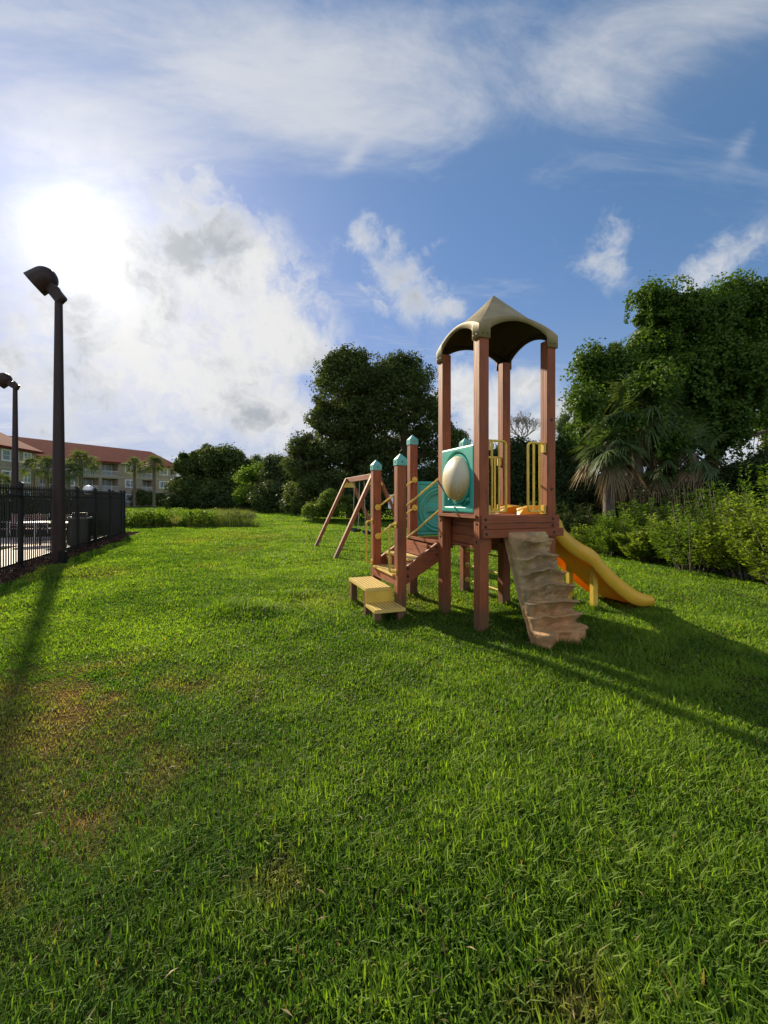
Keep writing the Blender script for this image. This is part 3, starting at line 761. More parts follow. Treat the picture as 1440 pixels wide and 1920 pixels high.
# slide
def slide():
    sl_ = empty('slide', (0, 0, 0)); sl_.parent = ps
    v0, v1 = .24, .80
    pro = []
    for px, py in ((1047, 972), (1060, 994), (1087, 1017), (1115, 1033.5), (1136, 1058), (1167, 1088.5), (1197.6, 1110), (1223.5, 1119)):
        k = (px - 720) / FPX; vv = v0 - .03
        u = (k * (P0[1] + E1[1] * vv) - (P0[0] + E1[0] * vv)) / (E2[0] - k * E2[1]); Yd = P0[1] + E1[1] * vv + E2[1] * u
        pro.append((u, EYE - (py - HOR) / FPX * Yd - .0))
    pro[0] = (max(pro[0][0], U1 + .01), pro[0][1])
    pro = [(U1 - .10, pro[0][1] + .03)] + pro
    pts = []                                   # Catmull-Rom through the profile
    for i in range(len(pro) - 1):
        p = [np.array(pro[max(i - 1, 0)]), np.array(pro[i]), np.array(pro[i + 1]), np.array(pro[min(i + 2, len(pro) - 1)])]
        for q in range(6):
            t = q / 6; pts.append(.5 * ((2 * p[1]) + (-p[0] + p[2]) * t + (2 * p[0] - 5 * p[1] + 4 * p[2] - p[3]) * t * t + (-p[0] + 3 * p[1] - 3 * p[2] + p[3]) * t ** 3))
    pts.append(np.array(pro[-1]))
    hr = .20
    sec = [(v0 - .075, -.005), (v0 - .070, .12), (v0 - .055, .175), (v0 - .025, .198), (v0 + .02, .198), (v0 + .045, .175), (v0 + .06, .08), (v0 + .10, .02), (v0 + .16, .0)]
    sec = sec + [(v0 + v1 - v, h) for v, h in sec[::-1]]
    V = []; F = []; n = len(sec)
    for i, p in enumerate(pts):
        a = pts[max(i - 1, 0)]; b = pts[min(i + 1, len(pts) - 1)]; tg = (b - a) / np.linalg.norm(b - a); nm = np.array([-tg[1], tg[0]])
        sc = 1.0 if i < len(pts) - 9 else 1 - .55 * ((i - (len(pts) - 9)) / 8) ** 1.3
        for v, h in sec: q = p + nm * (h - hr) * sc - nm * 0; V.append((q[0], v, q[1]))
    for i in range(len(pts) - 1):
        for j in range(n - 1): a = i * n + j; F.append((a, a + 1, a + n + 1, a + n))
    o = mesh_obj('slide_chute', V, F, MT['slide'], sl_, True); md = o.modifiers.new('s', 'SOLIDIFY'); md.thickness = .012; md.offset = 0
    for v in (v0 + .03, v1 - .10):
        MB().box(1.93, 2.005, v, v + .07, -.05, .74 if v < .5 else .70, .004).build('leg', MT['yellow'], sl_)
    MB().box(1.945, 1.985, v0 + .102, v1 - .102, .49, .545, .003).build('crossbar', MT['yellow'], sl_)
    # entrance wings standing on the deck
    for v, s in ((v0 + .02, 1), (v1 - .02, -1)):
        mb = MB(); prof = [(U1 - .32, DK + .004), (U1 - .25, DK + .085), (U1 - .12, DK + .115), (U1 + .0, DK + .11), (U1 + .02, DK + .004)]
        n_ = len(prof); vs = [(u, v, z) for u, z in prof] + [(u, v + s * (.05 + .10 * (z - DK > .05)), z - .01) for u, z in prof]
        mb.add(vs, [tuple(range(n_)), tuple(range(n_, 2 * n_))[::-1]] + [(i, (i + 1) % n_, n_ + (i + 1) % n_, n_ + i) for i in range(n_)])
        mb.build('entrance_wing', MT['slide'], sl_, False)
slide()

def bolt_head(u, v, z, nrm):
    Mx = Matrix.Translation((u, v, z)) @ Vector(nrm).to_track_quat('Z', 'Y').to_matrix().to_4x4()
    MB().lathe([(.0004, .007), (.008, .006), (.011, .001), (.018, .001), (.018, -.001)], 14, Mx).build('bolt', MT['hole'], ps, True)
for u in (.06, .99):
    for z in (DK - .04, DK - .12, DK - .20): bolt_head(u, -.033 if z > DK - .15 else -.053, z, (0, -1, 0))
for u, z in ((UA + pw + .03, .50), (UA + pw + .03, .60), (-.035, .76), (-.035, .86)): bolt_head(u, .984, z, (0, -1, 0))
for v in (.06, .94): bolt_head(-.001, v, DK - .09, (-1, 0, 0)); bolt_head(-.001, v, DK - .30, (-1, 0, 0))
for z in (1.62, 2.45): bolt_head(U1 - .06, -.001, z, (0, -1, 0))

# ---------------------------------------------------------------- swing set
def swings():
    base = np.array([-1.265, 11.0]); S_ = 2.2; Lb = 2.7
    ctr = base + E2 * S_ / 2
    st = empty('swing_set', (ctr[0], ctr[1], 0), TH); tag(st, 'wooden A-frame swing set with yellow brackets standing on the lawn behind the stairs', 'swing set')
    zb = 2.12
    MB().obox((0, -.35, zb), (0, Lb + .22, zb), .10, .15, bev=.006).build('beam', MT['wy'], st)
    for v in (0, Lb):
        for s in (-1, 1):
            MB().obox((s * S_ / 2, v, -.05), (s * .06, v, zb + .04), .095, .13, up=(0, 1, 0), bev=.005).build('leg', MT['post'], st)
        mb = MB()
        for dv in (-.065, .065):
            pr = [(-.10, zb - .06), (.10, zb - .06), (.20, zb - .24), (-.20, zb - .24)]
            mb.add([(u, v + dv + e, z) for e in (-.006, .006) for u, z in pr], [(0, 1, 2, 3), (7, 6, 5, 4), (0, 4, 5, 1), (1, 5, 6, 2), (2, 6, 7, 3), (3, 7, 4, 0)])
        mb.build('bracket', MT['yellow'], st)
    MB().obox((.42, -.055, 1.25), (.42, -.055, 1.62), .012, .14, up=(1, 0, 0)).build('notice_plate', MT['white'], st)
    rope = plain('pale_chain', (.45, .42, .30), .5); rub = plain('black_rubber_seat', (.02, .022, .02), .5)
    for k, (vv, du, lab) in enumerate(((.72, 0.03, 'nearer black sling swing seat hanging from the wooden beam'), (1.75, -.04, 'farther black sling swing seat hanging from the wooden beam'))):
        p = ctr + E1 * vv; e = empty('swing', (p[0], p[1], 0), TH); tag(e, lab, 'swing', 'swings hanging from the wooden beam')
        V = []; F = []; n = 12; zs = .50
        for i in range(n + 1):
            t = i / n; y = -.26 + .52 * t; z = zs + .09 * (2 * t - 1) ** 2
            for x in (-.11, .11):
                for dz in (0, .014): V.append((du + x, y, z + dz))
        for i in range(n):
            a = i * 4; F += [(a + 1, a + 3, a + 7, a + 5), (a, a + 4, a + 6, a + 2), (a, a + 1, a + 5, a + 4), (a + 2, a + 6, a + 7, a + 3)]
        F += [(0, 2, 3, 1), (n * 4, n * 4 + 1, n * 4 + 3, n * 4 + 2)]
        mesh_obj('seat', V, F, rub, e)
        for y in (-.26, .26): MB().tube([(du, y, zs + .09), (0, y * 1.1, zb - .07)], .009, 6).build('chain', rope, e)
swings()

# ---------------------------------------------------------------- fence, mulch, pool deck, pool
def fv(s, wv, z=0.0): q = F0 + E1 * s + E2 * wv; return (q[0], q[1], z)
S0 = -7.2
def mulch():
    m, t, b, O = base_mat('bark_mulch'); n = t.noise(O, 22, 6, .7); c = t.mix(t.ss(n, .35, .65), (.035, .018, .013), (.11, .058, .042))
    t.put(b.inputs['Base Color'], c); b.inputs['Roughness'].default_value = .95
    ss2 = np.arange(S0, FEND + .9, .2); V = []; F = []
    for i, s in enumerate(ss2):
        pp = np.array([F0 + E1 * s]); wob = (vnoise(pp, 1.1, 2)[0] - .5) * .3
        for wv in (-.42, -.2, 0, .25, .42 + wob): V.append(fv(s, wv, .012 + .028 * math.exp(-(wv / .25) ** 2)))
    for i in range(len(ss2) - 1):
        for j in range(4): a = i * 5 + j; F.append((a, a + 5, a + 6, a + 1))
    tag(mesh_obj('mulch_bed', V, F, m, None, True), kind='structure')
    k = 16000; s = rng.uniform(-3, FEND + .9, k); wv = rng.uniform(-.4, .45, k); q = F0[None] + E1[None] * s[:, None] + E2[None] * wv[:, None]
    cm = leafmat('mulch_chip', (.035, .017, .012), (.13, .07, .05), .02, .8, None, .2, (1, 1, 1))
    o = leaf_mesh('mulch_chips', np.c_[q, .03 + rng.random(k) * .025], rng.normal(size=(k, 3)) + [0, 0, 1.2], .07, .022, cm)
    tag(o, 'dark brown bark mulch chips along the foot of the black fence', 'mulch', kind='stuff')
mulch()
def pool():
    m, t, b, O = base_mat('pool_deck_pavers')
    br = t.n.new('ShaderNodeTexBrick'); t.put(br.inputs['Vector'], O); br.inputs['Scale'].default_value = 5
    br.inputs['Color1'].default_value = (.62, .47, .40, 1); br.inputs['Color2'].default_value = (.55, .42, .36, 1); br.inputs['Mortar'].default_value = (.36, .29, .25, 1); br.inputs['Mortar Size'].default_value = .012
    t.put(b.inputs['Base Color'], t.mix(t.ss(t.noise(O, .8, 5), .3, .7), br.outputs[0], (.66, .53, .46))); b.inputs['Roughness'].default_value = .75
    a = fv(S0, -.42, 0.0); bb = fv(FEND - .3, -.42, 0.0); V = [fv(S0, -.42, 0), fv(FEND - .3, -.42, 0), fv(FEND - .3, -22, 0), fv(S0, -22, 0)]
    V = V + [(x, y, -.06) for x, y, z in V]; V = [(x, y, z + .02) for x, y, z in V]
    hole = [fv(-4.5, -2.05, .02), fv(5.6, -2.05, .02), fv(5.6, -12, .02), fv(-4.5, -12, .02)]
    # deck as four slabs round the pool opening
    def slab(s0, s1, w0, w1):
        v = [fv(s0, w0, .02), fv(s1, w0, .02), fv(s1, w1, .02), fv(s0, w1, .02)]; v += [(x, y, -.3) for x, y, z in v]
        return v, [(0, 3, 2, 1), (4, 5, 6, 7), (0, 1, 5, 4), (1, 2, 6, 5), (2, 3, 7, 6), (3, 0, 4, 7)]
    mb = MB(); 
    for q in ((S0, FEND - .35, -2.05, -.42), (5.6, FEND - .35, -22, -2.0501), (S0, -4.5, -22, -2.0501), (-4.499, 5.599, -22, -12)):
        v, f = slab(q[0], q[1], q[3], q[2]); mb.add(v, [tuple(reversed(x)) for x in f])
    tag(mb.build('pool_deck', m), kind='structure')
    wm, t, b, O = base_mat('pool_water'); b.inputs['Base Color'].default_value = (.10, .55, .52, 1); b.inputs['Roughness'].default_value = .06
    bn = t.n.new('ShaderNodeBump'); bn.inputs['Strength'].default_value = .25; bn.inputs['Distance'].default_value = .03; t.put(bn.inputs['Height'], t.noise(O, 3.5, 3)); t.l.new(bn.outputs[0], b.inputs['Normal'])
    tag(mesh_obj('pool_water', [fv(-4.5, -2.05, -.05), fv(5.6, -2.05, -.05), fv(5.6, -12, -.05), fv(-4.5, -12, -.05)], [(0, 3, 2, 1)], wm), kind='structure')
pool()
def fence_run(label, org, d, stops, rz, dense=.105):
    f = empty('iron_fence', (org[0], org[1], 0), rz); tag(f, label, 'fence', 'black metal fences round the pool')
    # local x runs along the fence
    for x in stops:
        o = MB().box(x - .042, x + .042, -.042, .042, -.05, 1.82, .004).build('fence_post', MT['black'], f)
        MB().add([(x - .055, -.055, 1.82), (x + .055, -.055, 1.82), (x + .055, .055, 1.82), (x - .055, .055, 1.82), (x - .055, -.055, 1.845), (x + .055, -.055, 1.845), (x + .055, .055, 1.845), (x - .055, .055, 1.845), (x, 0, 1.885)],
                 [(3, 2, 1, 0), (0, 1, 5, 4), (1, 2, 6, 5), (2, 3, 7, 6), (3, 0, 4, 7), (4, 5, 8), (5, 6, 8), (6, 7, 8), (7, 4, 8)]).build('post_cap', MT['black'], o)
    for a, b in zip(stops[:-1], stops[1:]):
        m = MB(); a0, b0 = a + .043, b - .043
        for z in (.16, 1.56, 1.72): m.box(a0, b0, -.016, .016, z - .018, z + .018)
        n = max(2, int(round((b - a) / dense)))
        for k in range(1, n):
            x = a + (b - a) * k / n; m.box(x - .010, x + .010, -.0095, .0095, .05, 1.76)
            m.add([(x - .012, -.012, 1.76), (x + .012, -.012, 1.76), (x + .012, .012, 1.76), (x - .012, .012, 1.76), (x, 0, 1.81)], [(0, 1, 4), (1, 2, 4), (2, 3, 4), (3, 0, 4), (3, 2, 1, 0)])
        m.build('picket_panel', MT['black'], f)
rzf = math.atan2(E1[1], E1[0])
fence_run('black metal picket fence running beside the lawn and lamp post', F0 + E1 * S0, E1, [x - S0 for x in (-7.2, -5.4, -3.6, -1.8, 0, 1.8, 3.6, 5.4, 7.2, 9.0, FEND)], rzf)
fence_run('far black metal picket fence across the end of the pool deck', F0 + E1 * FEND + E2 * -.05, -E2, [.35 + 1.8 * k for k in range(0, 11)], math.atan2(-E2[1], -E2[0]), .12)

# ---------------------------------------------------------------- lamp posts
def lamp_post(name_label, base, h, rb, rt, hr, aim):
    e = empty('lamp_post', (base[0], base[1], 0)); tag(e, name_label, 'lamp post', 'tall flood lamp posts by the pool')
    MB().tube([(0, 0, -.05), (0, 0, h)], [rb, rt], 16).build('pole', MT['bronze'], e, True)
    MB().box(rb * .5, rb + .10, -rb * .9, -rb * .2, -.02, .28, .01).build('junction_box', MT['black'], e)
    d = Vector(aim).normalized()       # direction arm runs, up and away
    s0 = Vector((0, 0, h - .02)) - d * .16; s1 = Vector((0, 0, h)) + d * .42
    a = MB().obox(s0, s1, .18, .24, bev=.04).build('arm', MT['bronze'], e)
    MB().obox(s0 + Vector((0, 0, .05)), s0 + d * .26 + Vector((0, 0, .15)), .09, .12, bev=.02).build('knuckle', MT['bronze'], a)
    # bell head opening away along the arm and downwards
    ax = Vector((-.70, -.207, -.60)).normalized()
    c = s1 + d * hr * .45 + Vector((0, 0, .03))
    Mx = Matrix.Translation(c) @ ax.to_track_quat('Z', 'Y').to_matrix().to_4x4()
    prof = [(.001, -hr * 1.02)] + [(hr * math.sin(t), -hr * math.cos(t)) for t in [math.pi / 2 * i / 12 for i in range(2, 13)]] + [(hr * 1.03, hr * .5), (hr * 1.05, hr * 1.0), (hr * 1.01, hr * 1.0), (hr * .98, hr * .5), (hr * .9, 0)]
    hd = MB().lathe(prof, 28, Mx).build('lamp_head', MT['bronze'], e, True)
    gm = plain('lamp_glass', (.35, .36, .36), .15)
    MB().lathe([(.001, hr * .44), (hr * .97, hr * .44)], 28, Mx).build('lens', gm, hd)
lamp_post('nearest tall bronze flood lamp post standing just outside the fence', (-7.70, 10.1), 6.30, .148, .078, .27, (-.62, .05, .70))
lamp_post('farther bronze flood lamp post rising inside the pool fence', (-15.3, 17.7), 6.2, .14, .078, .27, (-.80, .05, .42))

# ---------------------------------------------------------------- pool furniture
def at(px, Yd, z=0.0): return np.array([(px - 720) / FPX * Yd, Yd, z])
def bin_():
    p = at(150, 13.5); e = empty('litter_bin', (p[0], p[1], .02), .35); tag(e, 'dark square litter bin with pale lid edge behind the fence', 'litter bin')
    bm_ = plain('dark_green_brown_plastic', (.030, .032, .022), .5)
    MB().box(-.24, .24, -.24, .24, .03, .86, .02).build('body', bm_, e)
    MB().box(-.27, .27, -.27, .27, .86, .93, .015).build('lid', plain('grey_lid', (.35, .36, .35), .35), e)
    MB().box(-.22, .22, -.20, .20, .93, 1.05, .05).build('hood', bm_, e)
bin_()
def globe():
    p = at(166, 14.2); e = empty('globe_lamp', (p[0], p[1], .02)); tag(e, 'small lamp with white globe on a slim post behind the fence', 'lamp')
    MB().tube([(0, 0, 0), (0, 0, 1.62)], .035, 10).build('pole', MT['black'], e)
    MB().lathe([(.16 * math.cos(t) + .0005, 1.78 + .16 * math.sin(t)) for t in [-math.pi / 2 + math.pi * i / 14 for i in range(15)]], 20).build('globe', MT['white'], e, True)
globe()
def table(px, Yd, lab):
    p = at(px, Yd); e = empty('patio_table', (p[0], p[1], .02)); tag(e, lab, 'table', 'patio tables on the pool deck')
    MB().lathe([(.0005, .73), (.53, .73), (.55, .72), (.55, .70), (.0005, .70)], 28).build('tabletop', MT['white'], e)
    for k in range(4):
        a = R(45 + 90 * k); MB().tube([(.42 * math.cos(a), .42 * math.sin(a), 0), (.36 * math.cos(a), .36 * math.sin(a), .70)], .018, 6).build('leg', MT['black'], e)
table(73, 14.2, 'round white patio table between stacked chairs behind the fence'); 
def chair(px, Yd, rz, lab, first=[None]):
    p = at(px, Yd)
    if first[0] is None:
        e = empty('patio_chair', (p[0], p[1], .02), rz); al = plain('white_aluminium', (.62, .60, .58), .35); sm = plain('pink_brown_strap', (.34, .22, .20), .6)
        MB().box(-.24, .24, -.22, .24, .40, .43, .01).build('seat', sm, e)
        mb = MB()
        for k in range(6): mb.box(-.235, .235, .235 + .012 * k, .25 + .012 * k, .50 + .075 * k, .55 + .075 * k)
        mb.build('backrest', sm, e)
        for s in (-1, 1):
            MB().tube([(s * .26, -.24, 0), (s * .26, -.24, .64), (s * .26, .24, .66)], .014, 6).build('arm_frame', al, e)
            MB().tube([(s * .25, .30, 0), (s * .25, .24, .42), (s * .25, .32, .96)], .014, 6).build('rear_leg', al, e)
        first[0] = e
    else:
        src = first[0]; e = src.copy(); COL.objects.link(e); e.location = (p[0], p[1], .02); e.rotation_euler = (0, 0, rz)
        for ch in src.children: c = ch.copy(); COL.objects.link(c); c.parent = e
    tag(e, lab, 'chair', 'strap chairs on the pool deck')
chair(54, 15.2, .3, 'strap patio chair just right of the first thick fence post'); chair(66, 15.6, -.2, 'strap patio chair behind the round table'); chair(82, 15.3, -.9, 'strap patio chair between the table and the lamp pole')
chair(128, 15.0, .5, 'strap patio chair showing just right of the lamp pole'); chair(15, 15.4, -.2, 'strap patio chair at the far left behind the fence')
table(130, 14.0, 'round white patio table just right of the tall lamp pole')

# ---------------------------------------------------------------- foliage builders
def sph(n):
    v = rng.normal(size=(n, 3)); return unit(v)
def clumps(ells, nsub, rs, squash=.8):
    """sub-clump centres spread over the surfaces of the given ellipsoids (cx,cy,cz,rx,ry,rz)"""
    ells = np.array(ells, float); vol = (ells[:, 3] * ells[:, 4] * ells[:, 5]) ** (2 / 3); k = rng.choice(len(ells), nsub * 2, p=vol / vol.sum())
    d = sph(nsub * 2); d[:, 2] = np.where(d[:, 2] < -.55, -d[:, 2], d[:, 2]); r = rng.uniform(.55, 1.07, (nsub * 2, 1)) ** .7
    C = ells[k, :3] + d * ells[k, 3:] * r
    ins = np.zeros(len(C), bool)
    for e in ells:
        q = np.sum(((C - e[:3]) / e[3:]) ** 2, axis=1); ins |= (q < .42)
    C = C[~ins][:nsub]; return C, rs * rng.uniform(.40, 1.55, len(C))
def clump_leaves(C, r, per, flat=.75, up=.35):
    n = len(C); idx = np.repeat(np.arange(n), per); d = sph(n * per); rad = rng.uniform(.30, 1.0, (n * per, 1)) ** .5 * np.where(rng.random((n * per, 1)) < .10, rng.uniform(1, 1.6, (n * per, 1)), 1)
    P = C[idx] + d * r[idx][:, None] * rad * np.array([1, 1, flat]); N = d * .8 + rng.normal(size=d.shape) * .6 + np.array([0, 0, up])
    return P, N, idx
def tree(name, label, cat, ells, base, nsub, rs, per, ll, lw, mat, trunk_r, group=None, barkm='bark', fill=0, limbs=14, extra=None):
    e = empty(name, tuple(base)); tag(e, label, cat, group)
    C, r = clumps(ells, nsub, rs); P, N, idx = clump_leaves(C, r, per)
    ct = rng.random(len(C)); t = np.clip(ct[idx] * .5 + rng.random(len(P)) * .5, 0, 1)
    if fill:
        el = np.array(ells, float); k = rng.integers(0, len(el), fill); d = sph(fill) * rng.uniform(0, .68, (fill, 1)); Pf = el[k, :3] + d * el[k, 3:]
        leaf_mesh('inner_foliage', Pf, rng.normal(size=Pf.shape), ll * 1.7, lw * 1.9, mat, e)
    cr = leaf_mesh('crown', P, N, ll, lw, mat, e, t)
    if trunk_r:
        m = MB(); c = np.mean(np.array(ells)[:, :3], axis=0) - np.array(base); top = Vector((c[0], c[1], c[2]))
        m.tube([(0, 0, -.1), (top.x * .15, top.y * .15, top.z * .35), tuple(top * .75), tuple(top)], [trunk_r * 1.25, trunk_r, trunk_r * .7, trunk_r * .35], 10)
        for k in rng.choice(len(C), min(limbs, len(C)), replace=False):
            q = Vector(C[k] - np.array(base)); s = top * random.uniform(.35, .8); mid = (s + q) / 2 + Vector((0, 0, .06 * (q - s).length))
            m.tube([s, mid, q], [trunk_r * .38, trunk_r * .24, trunk_r * .08], 6)
        m.build('trunk', MT[barkm], e, True)
    return e
def ell(px, py, rx, ry, Yd, dy=None):
    """ellipsoid by its place at depth Yd, radii in picture units turned to metres"""
    c = W(px, py, Yd); k = Yd / FPX; return (c[0], c[1], c[2], rx * k, (dy if dy else rx * k), ry * k)

# oaks beyond the swing
tree('oak_tree', 'tall dark oak directly left of the play tower, larger of its pair', 'tree',
     [ell(745, 760, 62, 85, 34), ell(715, 830, 80, 95, 34), ell(790, 810, 62, 80, 35), ell(830, 860, 45, 70, 35), ell(760, 705, 45, 38, 34), ell(703, 735, 45, 55, 34)], at(760, 35), 300, .78, 230, .21, .115, MT['oak'], .45, fill=3500)
tree('oak_tree', 'tall dark oak behind the swing set, left one of the close pair', 'tree',
     [ell(650, 745, 58, 75, 33), ell(632, 830, 58, 85, 33), ell(670, 880, 70, 60, 33), ell(655, 690, 40, 30, 33)], at(660, 34), 240, .74, 230, .21, .115, MT['oak'], .45, fill=3000)
tree('oak_tree', 'smaller rounded oak bulging from the left foot of the tall oaks', 'tree',
     [ell(575, 870, 36, 50, 33), ell(585, 925, 48, 38, 32), ell(562, 850, 22, 28, 33)], at(580, 33), 90, .6, 300, .17, .10, MT['oak'], .22, fill=1500)
# far trees left of it
tree('oak_tree', 'wide dark rounded oak beside the right end of the apartment building', 'tree',
     [ell(400, 885, 62, 46, 66), ell(365, 900, 38, 38, 65), ell(450, 895, 36, 42, 66), ell(410, 925, 60, 25, 64)], at(400, 66), 260, 1.1, 200, .38, .22, MT['oak'], .6, fill=3500)
tree('leafy_tree', 'bright green leafy tree at the far edge of the lawn', 'tree',
     [ell(472, 905, 22, 24, 52), ell(500, 892, 22, 18, 52), ell(455, 898, 14, 12, 52), ell(475, 935, 28, 20, 51), ell(505, 925, 20, 22, 51)], at(483, 52), 60, 1.0, 170, .30, .18, MT['bright'], .25)
tree('leafy_tree', 'dark mid height tree between the bright tree and the small oak', 'tree',
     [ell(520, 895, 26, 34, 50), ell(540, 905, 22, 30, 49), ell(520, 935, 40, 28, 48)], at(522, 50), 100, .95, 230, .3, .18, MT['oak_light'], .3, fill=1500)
tree('pine_tree', 'thin pine top rising behind the bright green tree', 'tree',
     [ell(492, 868, 13, 7, 70), ell(482, 862, 8, 7, 70), ell(502, 876, 10, 6, 70)], at(490, 70), 34, .65, 120, .3, .08, MT['needle'], .28)
# thicket seen behind the structure and to the right
def mass(name, label, cat, ells, nsub, rs, per, ll, lw, mat, fill=0):
    C, r = clumps(ells, nsub, rs); P, N, idx = clump_leaves(C, r, per); ct = rng.random(len(C)); t = np.clip(ct[idx] * .55 + rng.random(len(P)) * .45, 0, 1)
    if fill:
        el = np.array(ells, float); k = rng.integers(0, len(el), fill); d = sph(fill) * rng.uniform(0, .85, (fill, 1)); Pf = el[k, :3] + d * el[k, 3:]
        P = np.vstack([P, Pf]); N = np.vstack([N, rng.normal(size=Pf.shape)]); t = np.r_[t, rng.random(fill)]
    o = leaf_mesh(name, P, N, ll, lw, mat, None, t); tag(o, label, cat, kind='stuff'); return o
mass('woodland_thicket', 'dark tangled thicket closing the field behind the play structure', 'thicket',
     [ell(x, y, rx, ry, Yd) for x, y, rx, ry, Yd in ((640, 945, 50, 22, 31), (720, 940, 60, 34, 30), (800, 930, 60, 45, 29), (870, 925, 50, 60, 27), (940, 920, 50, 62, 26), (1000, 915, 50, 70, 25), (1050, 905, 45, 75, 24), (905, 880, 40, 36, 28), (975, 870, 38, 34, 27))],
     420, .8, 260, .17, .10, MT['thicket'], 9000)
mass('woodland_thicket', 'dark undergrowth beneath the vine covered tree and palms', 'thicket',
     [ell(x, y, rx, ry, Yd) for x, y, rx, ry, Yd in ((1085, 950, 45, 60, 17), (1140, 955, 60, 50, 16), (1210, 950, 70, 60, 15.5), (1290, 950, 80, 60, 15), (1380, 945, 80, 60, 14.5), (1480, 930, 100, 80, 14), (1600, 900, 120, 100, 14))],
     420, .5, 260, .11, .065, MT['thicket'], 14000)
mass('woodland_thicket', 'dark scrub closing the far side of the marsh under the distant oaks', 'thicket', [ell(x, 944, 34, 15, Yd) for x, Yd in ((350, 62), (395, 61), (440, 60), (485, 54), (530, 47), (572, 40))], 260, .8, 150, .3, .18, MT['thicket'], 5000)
# bank of dry brown brush left of the swing
mass('dry_brush', 'pale yellow green brush at the foot of the oaks beyond the swing set', 'brush',
     [ell(598, 958, 24, 12, 28), ell(618, 945, 16, 24, 27), ell(640, 950, 18, 26, 27)], 60, .35, 200, .14, .06, MT['shrub'])
# far wood on the horizon, behind everything
mass('distant_woodland', 'low line of far off trees along the horizon', 'woodland',
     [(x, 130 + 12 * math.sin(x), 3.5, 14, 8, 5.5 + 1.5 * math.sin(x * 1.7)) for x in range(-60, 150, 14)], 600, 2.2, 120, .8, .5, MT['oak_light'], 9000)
tree('leafy_tree', 'sunlit yellow green tree just right of the canopy tower', 'tree',
     [ell(1075, 850, 26, 45, 24), ell(1060, 880, 26, 40, 24), ell(1090, 815, 18, 20, 25)], at(1072, 24.5), 75, .5, 260, .16, .09, MT['bright'], .14, group=None)
tree('pine_tree', 'slender pine with open needles right of the canopy tower', 'tree',
     [ell(1054, 800, 9, 16, 34), ell(1060, 785, 6, 6, 34)], at(1055, 34), 20, .4, 110, .26, .05, MT['needle'], .10)
# bare tree
def bare():
    b = at(980, 36); e = empty('bare_tree', tuple(b)); tag(e, 'leafless grey tree seen through the tower posts', 'tree')
    m = MB(); top = W(980, 826, 36) - b
    m.tube([(0, 0, 0), (0, 0, top[2])], [.16, .09], 8)
    def br(p, d, L, r, k):
        q = p + d * L; mid = (p + q) / 2 + Vector((random.uniform(-.05, .05), random.uniform(-.05, .05), .04)) * L
        m.tube([p, mid, q], [r, r * .85, r * .68], 5)
        if k:
            for _ in range(3 if k > 2 else 2):
                dd = (d + Vector((random.uniform(-.75, .75), random.uniform(-.75, .75), random.uniform(-.1, .5)))).normalized(); br(q, dd, L * random.uniform(.62, .85), max(r * .62, .012), k - 1)
    for i in range(6):
        a = i * 1.05; br(Vector((0, 0, top[2])), Vector((math.cos(a) * .75, math.sin(a) * .75, .75)).normalized(), .75, .06, 5)
    m.build('branches', MT['palebark'], e)
bare()

# ---------------------------------------------------------------- palms
def frond(P, Nn, T, base, dirv, L, fanr, droop, nleaf, tint):
    """append leaflets of a fan frond; each leaflet is three narrow quads"""
    d = np.array(dirv, float); d /= np.linalg.norm(d); up = np.array([0, 0, 1.0]); sd = np.cross(d, up); sd /= np.linalg.norm(sd) + 1e-9; nn = np.cross(sd, d); ro = random.uniform(-.7, .7); sd, nn = sd * math.cos(ro) + nn * math.sin(ro), nn * math.cos(ro) - sd * math.sin(ro); arcw = random.uniform(70, 105)
    hub = np.array(base) + d * L + np.array([0, 0, -droop * L * .3])
    for k in range(nleaf):
        a = (k / (nleaf - 1) - .5) * 2 * R(arcw); v = d * math.cos(a) + sd * math.sin(a); v = v + nn * .15 * math.cos(a); ln = fanr * (.78 + .22 * math.cos(a)) * random.uniform(.7, 1.15); dq = droop * random.uniform(.7, 1.5)
        wv_ = np.cross(v, nn); wv_ /= np.linalg.norm(wv_) + 1e-9; pts = []
        for q in range(5):
            s = q / 4; pts.append(hub + v * ln * s + up * (-dq * ln * s ** 1.7))
        wd = [.35, 1.0, .9, .55, .06]
        for q in range(4):
            w0 = wv_ * fanr * .028 * wd[q]; w1 = wv_ * fanr * .028 * wd[q + 1]
            P.append([pts[q] - w0, pts[q] + w0, pts[q + 1] + w1, pts[q + 1] - w1]); T.append(tint + random.uniform(-.2, .2))
